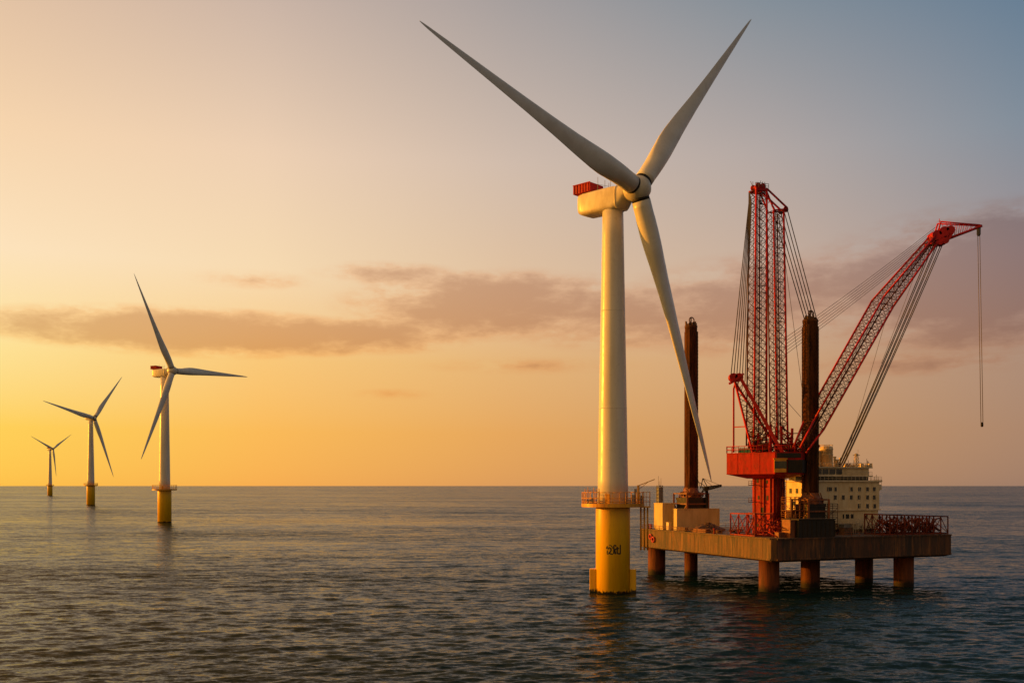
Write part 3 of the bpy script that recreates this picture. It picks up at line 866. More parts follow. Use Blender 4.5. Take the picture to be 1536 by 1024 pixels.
lattice(m, m, c, c + Vector((0, 0, 11.6)), (1.5, 1.5), (1.2, 1.2), U, V_, 12, .1, .06, 2)
m.obox(c - U * .55 - V_ * .55 + Vector((0, 0, .1)), U * 1.1, V_ * 1.1, (0, 0, 11.0))
for a, hh in ((-.4, 14.2), (0, 12.8), (.4, 13.6)): m.tube(c + U * a + Vector((0, 0, 11.5)), c + U * a + Vector((0, 0, hh)), .05, n=5)
tag(m.build('vent_mast', 'grey'), 'thin grey lattice mast behind the tall beige box', 'mast')

# small dark knuckle crane beside the left raised leg
kc = P(1060, 760, 262); kc.z = ZT + .03
k_ = thing('deck_crane', kc, 'small dark lattice deck crane beside the left raised leg', 'crane')
m = MB(); m.lathe(kc, [(.7, 0), (.7, .3), (.45, .4), (.42, 10.5), (.7, 10.6), (.7, 11.2)], 14); m.build('post', 'dark', k_)
m = MB(); A = kc + Vector((-1.2, 0, 10.6)); B = P(1082, 728, 261)
lattice(m, m, A, B, (1.0, 1.1), (.5, .4), Vector((0, 1, 0)), Vector((0, 0, 1)), 8, .12, .07, 2); m.build('jib', 'dark', k_)
m = MB()
T = kc + Vector((-1.0, 0, 13.5))
m.tube(kc + Vector((-1.6, 0, 10.8)), T, .12, n=6); m.tube(kc + Vector((.3, 0, 11)), T, .1, n=6); m.tube(T, B, .05, n=5); m.tube(T, A.lerp(B, .5) + Vector((0, 0, .5)), .05, n=5)
m.tube(kc + Vector((-1.5, .3, 10.8)), kc + Vector((-2.6, .3, 14.2)), .06, n=5); m.tube(kc + Vector((-.4, .3, 11.5)), kc + Vector((-2.9, 0, 13)), .08, n=5)
m.build('stay', 'dark', k_)

# heap of scrap and planks on the deck
def heap(c, rx, ry, hh, n, seed):
    rnd = random.Random(seed); m = MB()
    g = 14
    prof = [(1.0, 0), (.85, .25), (.6, .6), (.35, .85), (.1, 1.0)]
    rg = []
    for (r, z) in prof:
        rg.append([c + U * (math.cos(2 * math.pi * j / g) * rx * r * rnd.uniform(.8, 1.1)) + V_ * (math.sin(2 * math.pi * j / g) * ry * r * rnd.uniform(.8, 1.1)) + Vector((0, 0, z * hh * rnd.uniform(.8, 1.1))) for j in range(g)])
    m.quad_strip(rg, smooth=False)
    for k in range(n):
        t = rnd.uniform(0, 6.28); r = rnd.uniform(0, .9)
        p = c + U * (math.cos(t) * rx * r) + V_ * (math.sin(t) * ry * r) + Vector((0, 0, hh * (1 - r) + .05))
        d = Vector((rnd.uniform(-1, 1), rnd.uniform(-1, 1), rnd.uniform(-.2, .35))) * rnd.uniform(.5, 1.6)
        m.bar(p - d, p + d, rnd.uniform(.08, .3), rnd.uniform(.06, .2))
    return m
hc = uv(a_at(1062, 35), 35, ZT + .03)
tag(heap(hc, 5.5, 3.0, 2.0, 60, 3).build('scrap_heap', 'rust'), 'heap of dark rusty scrap in front of the long beige box', 'scrap heap')
hc = uv(a_at(1040, 33), 33, ZT + .03)
for k, (px, b, L_, w_, h_, lab) in enumerate(((1050, 27.5, 5.5, 1.2, .4, 'low orange pallet of steel plates near the lit deck edge'), (1078, 24.5, 8.0, 1.4, .35, 'flat rusty plate stack on the deck left of the red lattice frame'), (1026, 36.5, 4.0, .9, .5, 'short pile of timber baulks below the long beige box'))):
    m = MB(); a = max(.8, a_at(px, b) - .5); rnd = random.Random(k)
    for i in range(5):
        o = rnd.uniform(-.3, .3)
        uvbox(m, a + rnd.uniform(0, .2), a + w_ + rnd.uniform(0, .3), b + o, b + L_ + o, ZT + .03 + i * (h_ + .02) / 2.5, ZT + .03 + i * (h_ + .02) / 2.5 + h_ / 2.6)
    tag(m.build('plate_stack', 'orange' if k == 0 else 'rust'), lab, 'plate stack')

# ------------------------------------------------------------------ red lattice racks on deck
def truss_box(name, a0, a1, b0, b1_, z0, z1a, z1b, na, nb, label, cat, along, seed, r=.2):
    rnd = random.Random(seed)
    root = thing(name, uv((a0 + a1) / 2, (b0 + b1_) / 2, z0), label, cat, 'red lattice racks on the barge deck')
    m = MB(); br = MB()
    def zt(f): return z1a + (z1b - z1a) * f
    nn = na if along == 'a' else nb
    def pt(f, side, z):
        return uv(a0 + (a1 - a0) * f, b0 if side == 0 else b1_, z) if along == 'a' else uv(a0 if side == 0 else a1, b0 + (b1_ - b0) * f, z)
    for side in (0, 1):
        m.bar(pt(0, side, z0 + .2), pt(1, side, z0 + .2), r * 2); 
        for k in range(nn):
            m.bar(pt(k / nn, side, zt(k / nn)), pt((k + 1) / nn, side, zt((k + 1) / nn)), r * 2)
        for k in range(nn + 1):
            f = k / nn
            m.bar(pt(f, side, z0), pt(f, side, zt(f)), r * 1.7)
            if k < nn:
                f2 = (k + 1) / nn
                if rnd.random() < .85: br.tube(pt(f, side, z0 + .3), pt(f2, side, zt(f2) - .2), r * .65, n=6)
                if rnd.random() < .85: br.tube(pt(f2, side, z0 + .3), pt(f, side, zt(f) - .2), r * .65, n=6)
    for k in range(nn + 1):
        f = k / nn
        m.bar(pt(f, 0, zt(f)), pt(f, 1, zt(f)), r * 1.4); m.bar(pt(f, 0, z0 + .2), pt(f, 1, z0 + .2), r * 1.4)
        br.tube(pt(f, 0, z0 + .3), pt(f, 1, zt(f) - .2), r * .6, n=6)
    m.build('frame', 'redpipe' if seed == 1 else 'rustred', root); br.build('bracing', 'redpipe' if seed == 1 else 'rustred', root)
    return root
zl = uv(1, 17).y
truss_box('lattice_rack', .8, 5.8, 7.5, 16.9, ZT + .03, 17.5, 17.4, 2, 3, 'open red lattice frame with crossed braces left of the crane pedestal', 'lattice rack', 'b', 1, .15)
ra0 = a_at(1321, 1.2)
rk = truss_box('lattice_rack', ra0, 51.7, .7, 6.4, ZT + .03, 17.15, 16.5, 9, 3, 'long red lattice rack along the right front edge of the barge', 'lattice rack', 'a', 2, .14)
rnd = random.Random(5); m = MB()
for k in range(120):
    f = rnd.random() ** 1.25; a = ra0 + 1 + (50 - ra0 - 1) * f; b = rnd.uniform(1.3, 5.8)
    L_ = rnd.uniform(1.5, 5)
    p = uv(a, b, ZT + rnd.uniform(.3, 3.6)); q = uv(min(51.2, a + L_ * rnd.uniform(.2, 1)), min(6.0, max(1, b + rnd.uniform(-1.5, 1.5))), ZT + rnd.uniform(.3, 4.0))
    m.tube(p, q, rnd.uniform(.08, .24), n=6)
o = m.build('pipe_bundle', 'rustred'); tag(o, 'tangle of rusty red pipes lying inside the long right-hand lattice rack', 'pipes')

# ------------------------------------------------------------------ red crane
C0 = uv(a_at(1154, 17.5), 17.5, ZT + .03)
crane = thing('pedestal_crane', C0, 'huge red lattice boom crane on a square pedestal in the middle of the barge', 'crane')
CX = Vector((C0.x, C0.y, 0))
def cp(x, y, z): return CX + Vector((x, y, z))
m = MB()
ped = [(-3.9, .7), (0, -3.7), (3.9, .5), (0, 3.9)]
m.prism([(CX.x + x, CX.y + y) for x, y in ped], ZT, 27.5)
for z in (15.5, 19.2, 23): 
    pp = [(CX.x + x * 1.03, CX.y + y * 1.03) for x, y in ped]; m.prism(pp, z, z + .3)
pd = m.build('pedestal', 'red', crane)
pe = Vector((3.9, -4.4, 0)).normalized(); pn = Vector((-4.4, -3.9, 0)).normalized(); pe2 = Vector((3.9, 4.2, 0)).normalized(); pn2 = Vector((4.2, -3.9, 0)).normalized()
for (u, z, w_, h_) in ((.25, 24.6, .5, .9), (.7, 24.4, .45, .8), (.3, 20.6, .5, .9), (.72, 20.4, .5, 1.1), (.5, 16.8, .9, 1.9), (.25, 14.0, .5, .8)):
    hm_ = MB(); p_ = cp(-3.9, .7, z) + Vector((3.9, -4.4, 0)) * u
    hm_.obox(p_ - pe * w_ / 2 - pn * .05, pe * w_, pn * .11, (0, 0, h_)); hm_.build('hatch', 'dark', pd)
pq = MB()
for u in (.12, .42, .58, .88):
    p_ = cp(-3.9, .7, 0) + Vector((3.9, -4.4, 0)) * u + pn * .16; pq.tube(p_ + Vector((0, 0, ZT)), p_ + Vector((0, 0, 26.5)), .09 + .05 * (u > .5), n=6)
for u in (.2, .5, .62, .8):
    p_ = cp(0, -3.7, 0) + Vector((3.9, 4.2, 0)) * u + pn2 * .2; pq.tube(p_ + Vector((0, 0, ZT)), p_ + Vector((0, 0, 26.5)), .1, n=6)
pq.build('riser_pipe', 'rustred', pd)
m = MB()
for k in range(26):
    z = ZT + 1 + k * .55
    m.tube(cp(3.2, -1.8, z), cp(3.7, -1.2, z), .06, n=5)
m.tube(cp(3.2, -1.8, ZT), cp(3.2, -1.8, 27), .08, n=5); m.tube(cp(3.7, -1.2, ZT), cp(3.7, -1.2, 27), .08, n=5)
for z in (16, 20, 24):
    m.bar(cp(-5.2, -.6, z), cp(-3.0, -.6, z), .2); railing(m, [cp(-5.2, -.9, z), cp(-4.0, -1.6, z)], 1, .8, .05)
    m.bar(cp(-5.2, -.9, z), cp(-3.4, -1.9, z), .5, .12)
m.build('ladder', 'lace', pd)
# slewing house
hz0, hz1 = 26.6, 31.7
hpoly = [(-10.0, 1.2), (-.6, -7.4), (5.6, -7.4), (8.2, -2.6), (5, 6), (-4, 8.5), (-9, 5.2)]
inner = [(x * .52, y * .52) for x, y in hpoly]
m = MB()
XY = lambda pl: [(CX.x + x, CX.y + y) for x, y in pl]
m.quad_strip([[(x, y, hz0 - 1.0) for x, y in XY(inner)], [(x, y, hz0) for x, y in XY(hpoly)], [(x, y, hz1) for x, y in XY(hpoly)]], smooth=False)
e = Vector((9.4, -8.6, 0)).normalized(); nrm = Vector((-.675, -.738, 0))
for k in (2.1, 4.6, 6.2):
    p = cp(-10.0, 1.2, 0) + e * (12.74 * k / 9)
    m.bar(p + Vector((0, 0, hz0 + .2)), p + Vector((0, 0, hz1 - .2)), .08)
m.bar(cp(-10.0, 1.2, hz1 - .1), cp(-.6, -7.4, hz1 - .1), .2); m.bar(cp(-.6, -7.4, hz0 + .1), cp(-10.0, 1.2, hz0 + .1), .16)
house = m.build('slewing_house', 'red', crane)
m = MB()                                   # operator's cab under the right front corner
m.prism(XY([(-.9, -7.9), (1.8, -8.3), (2.4, -5.2), (-.4, -5.0)]), 27.0, 30.0)
m.prism(XY([(-1.1, -8.1), (2.0, -8.5), (2.6, -5.0), (-.6, -4.8)]), 30.0, 30.25)
cabn = m.build('operator_cab', 'yellow', house)
m = MB(); m.prism(XY([(-.85, -7.96), (1.75, -8.36), (1.8, -8.25), (-.8, -7.85)]), 27.9, 29.6)
m.prism(XY([(2.0, -8.1), (2.5, -5.4), (2.4, -5.4), (1.9, -8.1)]), 27.9, 29.6)
m.build('cab_window', 'cabglass', cabn)
m = MB()
m.prism(XY([(2.3, -7.75), (5.75, -7.75), (8.5, -2.7), (8.0, -2.2), (5.2, -6.8)]), 26.9, 29.9)
for k in range(7): m.bar(cp(2.5 + .5 * k, -7.8, 27.1), cp(2.5 + .5 * k, -7.8, 29.7), .1)
m.prism(XY([(-.2, -7.62), (5.4, -7.55), (5.4, -7.3), (-.2, -7.3)]), 30.4, 31.5)
m.build('engine_casing', 'dark', house)
m = MB()
railing(m, [cp(x, y, hz1) for x, y in hpoly], 1.6, 1.5, .07, (1, .5), closed=True)
m.build('railing', 'red', house)
m = MB()
m.obox(cp(-7.5, 0, hz1), (3.6, -2.8, 0), (1.5, 1.9, 0), (0, 0, 1.1))
m.build('hydraulic_unit', 'teal', house, bevel=.1)
m = MB()
for (x, y, L_, r_) in ((-2, -1.5, 4.2, 1.3), (-2.4, 2.5, 4.2, 1.2), (2.5, -2.2, 3.6, 1.1)):
    m.lathe(cp(x - L_ / 2, y, hz1 + 1.4), [(r_ + .3, 0), (r_ + .3, .25), (r_ * .75, .26), (r_ * .75, L_ - .26), (r_ + .3, L_ - .25), (r_ + .3, L_)], 20, axis=(1, -.3, 0))
    m.bar(cp(x - 1, y - .3, hz1), cp(x - 1, y - .3, hz1 + 1.4), .5); m.bar(cp(x + 1.4, y - .8, hz1), cp(x + 1.4, y - .8, hz1 + 1.4), .5)
m.build('winch_drum', 'redpipe', house)
# frame of small beams linking house and boom foot
rnd = random.Random(21); m = MB(); m2 = MB()
ends = [cp(-3, -3, hz1), cp(2, -4, hz1), cp(5, -3, hz1), cp(0, 1, hz1)]
ends2 = list(ends)
for k in range(330):
    ee = ends if k % 3 else ends2
    p = rnd.choice(ee[-70:])
    q = Vector((min(max(p.x + rnd.uniform(-2, 2.2), CX.x - 4.5), CX.x + 11), min(max(p.y + rnd.uniform(-1.2, 1.2), CX.y - 6.5), CX.y + 4), 0))
    hi_ = hz1 + 8.5 - .55 * abs(q.x - CX.x - 1)
    q.z = min(max(p.z + rnd.uniform(-1.6, 2.2), hz1 + .1 if q.x < CX.x + 6.5 else 26.5), hi_)
    (m if k % 3 else m2).tube(p, q, rnd.uniform(.08, .19), n=5); ee.append(q)
for (x, y) in ((-3.5, -3), (-1, -4.5), (2, -3.5), (4.5, -3), (-2, 1.5), (2, 2)):
    m2.bar(cp(x, y, hz1), cp(x + rnd.uniform(-.3, .3), y, hz1 + rnd.uniform(4, 7)), .5)
for x0 in (5.5, 8):
    m2.bar(cp(x0, -4, 29), cp(x0 + 3, -3, 33.5), .5); m2.bar(cp(x0, 1, 29), cp(x0 + 3, 1.5, 33.5), .5)
m2.bar(cp(4, -5, 31), cp(10.5, -3.4, 31), .5); m2.bar(cp(4, 2, 31), cp(10.5, 2.2, 31), .5); m2.bar(cp(10.5, -3.4, 31), cp(10.5, 2.2, 31), .5); m2.bar(cp(4, -5, 31), cp(4, 2, 31.9), .4)
m.build('machinery_frame', 'lace', house); m2.build('support_frame', 'red', house)
# twin lattice masts
def ZD(py, D): return CAM_Z + (728 - py) / F * D
dC = CX.y
s1 = Vector((.93, .36, 0)).normalized(); s2 = Vector((-.36, .93, 0)).normalized()
def mast(pb, pt, wb, wt, bays, rc):
    ch = MB(); br = MB()
    lattice(ch, br, pb, pt, wb, wt, s1, s2, bays, rc, .065, 2, red=(0, 1))
    for k in range(4):
        f = (k - 1.5) * .2
        br.tube(pb + s1 * wb[0] * f + s2 * (.3 * (-1) ** k), pt + s1 * wt[0] * f + s2 * (.3 * (-1) ** k), .06, n=4)
    rnd = random.Random(bays)
    for k in range(22):                    # platforms, lamps and hose loops in the mast
        f = rnd.random(); c = pb.lerp(pt, f)
        br.bar(c + s1 * rnd.uniform(-1.4, .5) - s2 * 1.2, c + s1 * rnd.uniform(.2, 1.5) - s2 * 1.2, rnd.uniform(.15, .5), .12)
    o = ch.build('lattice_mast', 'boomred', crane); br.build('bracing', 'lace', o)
    return o
mA0 = P(1134.5, 668, dC - .5); mA1 = P(1137, 287, dC - .5)
mB0 = P(1168.5, 660, dC + 1.5); mB1 = P(1163, 318, dC + 1.5)
mastA = mast(mA0, mA1, (3.5, 3.1), (3.0, 2.8), 30, .27)
mastB = mast(mB0, mB1, (3.0, 2.8), (2.9, 2.6), 27, .25)
# mast heads and the sloping link between them
m = MB(); hA = mA1; hB = mB1
for sg in (-1, 1):
    m.bar(hA + s1 * 1.5 + s2 * sg * 1.2, hB + s1 * -1.3 + s2 * sg * 1.2 + Vector((0, 0, .2)), .3)
    m.bar(hA + s1 * 1.5 + s2 * sg * 1.2 + Vector((0, 0, .6)), hB + s1 * 2.6 + s2 * sg * 1.2 + Vector((0, 0, .9)), .34)
    m.bar(hB + s1 * -1.4 + s2 * sg * 1.2, hB + s1 * 2.6 + s2 * sg * 1.2 + Vector((0, 0, .7)), .3)
    m.bar(hA + s1 * -1.6 + s2 * sg * 1.3, hA + s1 * 1.7 + s2 * sg * 1.3, .55)
for k in range(6):
    f = k / 5
    m.tube(hA.lerp(hB, f) + s1 * (1.5 - 3.0 * f + .6 * f) + s2 * -1.2, hA.lerp(hB, min(1, f + .15)) + s1 * 1.2 + s2 * 1.2 + Vector((0, 0, .4)), .12, n=5)
for (c, dz, r_) in ((hA - s1 * .6, .9, .8), (hA + s1 * .7, .9, .8), (hB + s1 * 2.3, .6, .7)):
    m.lathe(c - s2 * 1.1 + Vector((0, 0, dz)), [(r_, 0), (r_, .2), (r_ * .6, .3), (r_ * .6, 1.9), (r_, 2.0), (r_, 2.2)], 16, axis=s2)
m.build('mast_head', 'red', crane)
m = MB()
for k in range(11):
    d = Vector((random.uniform(-1.7, 1.7), random.uniform(-1, 1), 0)); p = hA + d + Vector((0, 0, .9))
    m.tube(p, p + Vector((random.uniform(-.8, .8), 0, random.uniform(.6, 1.6))), .07, n=4)
railing(m, [hA + s1 * -1.8 - s2 * 1.6 + Vector((0, 0, .4)), hA + s1 * 1.9 - s2 * 1.6 + Vector((0, 0, .4))], 1.1, .9, .06)
m.build('lightning_rod', 'rope', crane)
# gantry (short back frame at the left)
ap = P(1106, 567, dC - 4)
m = MB(); br = MB()
f1 = cp(1.4, -6.3, hz1); f2 = cp(-5.2, 2.5, hz1); pst = cp(-8.3, 1.2, hz1); f3 = cp(-4.6, -2.4, hz1)
m.bar(ap + Vector((.6, 0, .3)), f1, .75, .75); m.bar(ap + Vector((-.6, 0, -.8)), f3, .4, .4)
m.bar(ap + Vector((0, 3.5, -.3)), cp(3.2, 2.2, hz1), .5); 
m.bar(pst + Vector((0, 0, .2)), Vector((pst.x, pst.y, ap.z - 2)), .36); m.bar(ap + Vector((-.3, 0, -.5)), Vector((pst.x, pst.y, ap.z - 2)), .36)
m.bar(Vector((pst.x, pst.y, 38)), pst.lerp(f3, .6) + Vector((0, 0, 6.3)), .25)
for sg in (0, 1): m.lathe(ap + Vector((-.9 + 1.3 * sg, -.3, .2)), [(1.0, 0), (1.0, .2), (.6, .3), (.6, 1.4), (1.0, 1.5), (1.0, 1.7)], 16, axis=(0, 1, 0))
m.bar(ap + Vector((-1.6, -.4, -1.2)), ap + Vector((1.4, -.4, 1.0)), .5); m.bar(ap + Vector((-1.6, 1.6, -1.2)), ap + Vector((1.4, 1.6, 1.0)), .5)
m.build('gantry', 'boomred', crane)
for k in range(13):
    t = k / 13; t2 = (k + 1) / 13
    a_ = (ap + Vector((.6, 0, .3))).lerp(f1, t); b_ = (ap + Vector((-.6, 0, -.8))).lerp(f3, t2); c_ = (ap + Vector((0, 3.5, -.3))).lerp(cp(3.2, 2.2, hz1), t2)
    br.tube(a_, b_, .09, n=4); br.tube(a_, c_, .09, n=4); br.tube((ap + Vector((-.6, 0, -.8))).lerp(f3, t), c_, .08, n=4)
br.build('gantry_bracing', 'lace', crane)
# boom: foot, knee, head
bF = P(1199, 676, 231.4); bK = P(1324, 455, 246); bH = P(1402, 357, 256)
bd = (bK - bF).normalized()
bs = Vector((-.35, .93, 0)); bs = (bs - bd * bs.dot(bd)).normalized(); bu = bd.cross(bs) * -1
if bu.z < 0: bu = -bu
boom_c = MB(); boom_b = MB()
b_low = bF.lerp(bK, .16)
lattice(boom_c, boom_b, bF, b_low, (2.6, 2.0), (3.7, 3.4), bs, bu, 4, .25, .075, 2, red=(0, 2, 3))
lattice(boom_c, boom_b, b_low, bK, (3.7, 3.4), (4.0, 3.6), bs, bu, 19, .25, .07, 2, red=(0, 2, 3))
bd2 = (bH - bK).normalized(); bs2 = (bs - bd2 * bs.dot(bd2)).normalized(); bu2 = bd2.cross(bs2) * -1
if bu2.z < 0: bu2 = -bu2
lattice(boom_c, boom_b, bK, bH, (4.0, 3.6), (2.4, 1.6), (bs + bs2), (bu + bu2), 12, .25, .07, 2, red=(0, 2, 3))
for f in (.25, .5, .75):
    boom_b.tube(bF + bs * (f - .5) * 2, bK + bs * (f - .5) * 3, .06, n=4); boom_b.tube(bK + bs * (f - .5) * 3, bH, .06, n=4)
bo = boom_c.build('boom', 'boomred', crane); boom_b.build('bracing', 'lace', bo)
# boom head with sheaves
m = MB()
X_ = Vector((1, 0, 0)); Zv = Vector((0, 0, 1)); Yv = Vector((0, 1, 0))
q = P(1404, 354, 256); g1 = P(1425, 346, 256)
for yy in (-1.3, 1.3):
    m.bar(P(1392, 366, 256) + Yv * yy, P(1424, 347, 256) + Yv * yy, .9); m.bar(P(1398, 366, 256) + Yv * yy, P(1419, 360, 256) + Yv * yy, .9)
    m.bar(P(1419, 361, 256) + Yv * yy, P(1428, 346, 256) + Yv * yy, .6)
for (px, py, r_) in ((1402, 355, 1.3), (1413, 350, 1.4), (1422, 347, 1.1), (1414, 362, 1.0), (1406, 364, .9)):
    m.lathe(P(px, py, 256) - Yv * 1.7, [(r_, 0), (r_, .25), (r_ * .7, .35), (r_ * .7, 1.5), (r_, 1.6), (r_, 1.9), (r_ * .7, 2.0), (r_ * .7, 3.0), (r_, 3.1), (r_, 3.4)], 18, axis=Yv)
hd = m.build('boom_head', 'boomred', bo)
# fly jib
m = MB()
for yy in (-1.0, 1.0):
    m.tube(P(1417, 360, 256) + Yv * yy, P(1472, 339.5, 256) + Yv * yy * .3, .3, n=7)
    m.tube(P(1409, 334, 256) + Yv * yy, P(1472, 338.5, 256) + Yv * yy * .3, .19, n=7)
    m.tube(P(1409, 334, 256) + Yv * yy, P(1404, 350, 256) + Yv * yy, .2, n=6)
    for k in range(9):
        f = k / 9
        a_ = P(1417, 360, 256).lerp(P(1472, 339.5, 256), f); b_ = P(1409, 334, 256).lerp(P(1472, 338.5, 256), min(1, f + .12))
        m.tube(a_ + Yv * yy * (1 - .7 * f), b_ + Yv * yy * (1 - .7 * f), .08, n=4)
m.tube(P(1409, 334, 256), P(1409, 328, 256), .08, n=5)
m.bar(P(1468, 340, 256) - Yv * .8, P(1468, 340, 256) + Yv * .8, .5)
m.build('fly_jib', 'boomred', bo)
m = MB(); m.tube(P(1409, 331.5, 256), P(1470, 336.5, 256), .05, n=4); m.tube(P(1409, 331, 256) + Yv * .6, P(1470, 336.5, 256) + Yv * .2, .05, n=4)
m.build('jib_stay', 'cable', bo)
# wire ropes, each bundle one part
def ropes(name, pairs, r, mat='cable', sag=0.0):
    m = MB()
    for p, q in pairs:
        p = Vector(p); q = Vector(q); N = 6 if sag else 1; pts = []
        for i in range(N + 1):
            f = i / N; c = p.lerp(q, f); c.z -= sag * 4 * f * (1 - f); pts.append(c)
        m.poly(pts, r, 5)
    return m.build(name, mat, crane)
hk = P(1468.5, 347, 256)
ropes('hoist_rope', [(P(1466.5, 341, 255.7), P(1471.5, 637, 255.7)), (P(1469.5, 341, 256.4), P(1474.5, 637, 256.4))], .085, 'rope')
m = MB(); m.lathe(P(1473, 640, 256), [(.2, 0), (.34, .2), (.34, .9), (.15, 1.2)], 10); m.build('hook_block', 'dark', crane)
m = MB(); m.lathe(P(1468, 354, 256), [(.3, 0), (.5, .4), (.5, 2.0), (.3, 2.6)], 10); m.build('sheave_block', 'rope', crane)
dA = dC - .5
ropes('back_stay', [(P(1125 + .4 * k, 288 + 3 * k, dA - .3 * k), P(1096.5 + 4.2 * k, 562 + 2 * k, dC - 4 + .6 * k)) for k in range(6)], .11)
L2 = uv(A2, B2, 64.6)
ropes('mast_stay', [(mB1 + s1 * (2.6 - .5 * k) + s2 * (.6 * k - 1.2) + Vector((0, 0, .5 - .3 * k)), L2 + Vector((1.3 - .62 * k, .3 * k - .6, -1.4))) for k in range(5)], .115)
ropes('slack_line', [(mB1 + s1 * 1.6 + Vector((0, 0, -4)), P(1204, 590, dC + 6)), (mB1 + s1 * 1.6 + Vector((0, 0, -44)), P(1201, 625, dC))], .055)
ropes('boom_pendant', [(P(1403 - 1.5 * k, 341 + 4.2 * k, 255.4 + .5 * k), P(1179, 506 + 5.0 * k, dC + 1.5)) for k in range(6)], .055, 'cable', .5)
ropes('luffing_rope', [(P(1398 + 3.4 * k, 366 - .4 * k, 255 + .5 * k), P(1256 + 1.9 * k, 700 - .5 * k, 247 + .4 * k)) for k in (0, .8, 2.2, 2.9, 4.2, 5.0)], .12, 'cable', .7)
ropes('tag_line', [(P(1330, 474, 248), P(1268, 690, 248))], .05, 'rope', .2)
ropes('tag_line', [(P(1385, 378, 254), P(1322, 545, 253))], .05, 'rope', .2)

# ------------------------------------------------------------------ accommodation block
ab = 14.7
aL, aR = 21.4, a_at(1319, ab)
blk = thing('accommodation_block', uv((aL + aR) / 2, ab + 4.5, ZT), 'cream accommodation block with rows of small square windows on the barge', 'building')
zb1 = zat(uv(aR, ab), 764); zb2 = zat(uv(aR, ab), 722.5)
m = MB()
uvbox(m, aL + .2, aR - .15, ab + .25, ab + 8, ZT, zb1)
wl1 = m.build('lower_wall', 'wall', blk)
m = MB(); uvbox(m, aL, aR, ab, ab + 8.2, zb1, zb2)
for k in range(1, 7): m.bar(uv(aL + (aR - aL) * k / 7, ab - .02, zb1 + .1), uv(aL + (aR - aL) * k / 7, ab - .02, zb2 - .1), .07)
wl2 = m.build('upper_wall', 'wall', blk)
m = MB(); uvbox(m, aL - .3, aR + .25, ab - .35, ab + 8.5, zb1 - .12, zb1 + .15); m.build('ledge', 'cream', blk)
m = MB(); uvbox(m, aL - .4, aR + .5, ab - .5, ab + 8.6, zb2, zb2 + .4); m.build('roof_slab', 'cream', blk)
# recessed band coloured dark to give the overhang's shade, bridge deck and upper house
za = zb2 + .4; aU = a_at(1306, ab + .6)
m = MB(); uvbox(m, aL + .4, aU, ab + 1.4, ab + 7.4, za, za + .9); m.build('shade_band', 'dark', blk)
m = MB(); uvbox(m, aL, aU + .3, ab + .2, ab + 8, za + .9, za + 1.2); bdk = m.build('bridge_deck', 'cream', blk)
m = MB(); uvbox(m, aL + .5, aU - .2, ab + 1.0, ab + 7.4, za + 1.2, za + 3.0); up_ = m.build('bridge_wall', 'wall', blk)
m = MB(); uvbox(m, aL - .1, aU + .4, ab + .3, ab + 8, za + 3.0, za + 3.3); rf = m.build('bridge_roof', 'cream', blk)
m = MB()
for k in range(6):
    a = aL + 1.2 + k * 2.1
    if k < 5: uvbox(m, a, a + 1.8, ab + .95, ab + 1.1, za + 1.45, za + 2.75)
m.build('bridge_window', 'glass', up_)
m = MB()
railing(m, [uv(aR + .4, ab + 8, zb2 + .4), uv(aR + .4, ab - .4, zb2 + .4), uv(aL, ab - .4, zb2 + .4)], .9, 1.2, .04)
railing(m, [uv(aU + .3, ab + 8, za + 3.3), uv(aU + .3, ab + .35, za + 3.3), uv(aL, ab + .35, za + 3.3)], .9, 1.1, .045)
railing(m, [uv(aL + 11, ab + .3, za + 1.2), uv(aU + .2, ab + .3, za + 1.2), uv(aU + .2, ab + 7, za + 1.2)], .9, 1.1, .04)
m.build('railing', 'cream', blk)
# windows: one frame + pane each
def window(px, py, w, h, b=ab, wall=None):
    a = a_at(px, b); z = zat(uv(a, b), py)
    f = MB()
    for (a0, a1_, z0, z1) in ((-w / 2 - .12, -w / 2, -h / 2 - .12, h / 2 + .12), (w / 2, w / 2 + .12, -h / 2 - .12, h / 2 + .12), (-w / 2, w / 2, h / 2, h / 2 + .12), (-w / 2, w / 2, -h / 2 - .16, -h / 2)):
        uvbox(f, a + a0, a + a1_, b - .09, b + .02, z + z0, z + z1)
    fo = f.build('window', 'cream', wall or wl2)
    g_ = MB(); uvbox(g_, a - w / 2, a + w / 2, b - .03, b + .01, z - h / 2, z + h / 2)
    uvbox(g_, a - .03, a + .03, b - .05, b - .03, z - h / 2, z + h / 2)
    g_.build('pane', 'glass', blk if False else (wall or wl2))
for px, w_ in ((1244, 1.5), (1253, .75), (1277, .8), (1289, .95), (1301, .9), (1311, .95)): window(px, 733.3, w_, 1.0)
for px in (1252.5, 1264.5, 1276.5, 1288.3, 1301, 1311): window(px, 745.6, .9, 1.05)
for px in (1288.3, 1301, 1311.8): window(px, 758.8, .9, 1.1)
for px, w_ in ((1265, .5), (1271, 1.2), (1278, .9), (1300, .5), (1308, .5)): window(px, 774, w_, 1.1, ab + .25, wl1)
# windows and fittings on the sunlit left end
m = MB()
for (b, z, w_, h_) in ((1.2, 22.6, 1.0, 1.2), (3.4, 22.6, .9, 1.2), (5.8, 22.6, .9, 1.2), (1.5, 19.6, .8, 1), (4.5, 19.6, .8, 1), (6.2, 15.6, 1.0, 2.1)):
    m.obox(uv(aL - .06, ab + b, z - h_ / 2), U * .1, V_ * w_, (0, 0, h_))
m.build('end_window', 'glass', wl2)
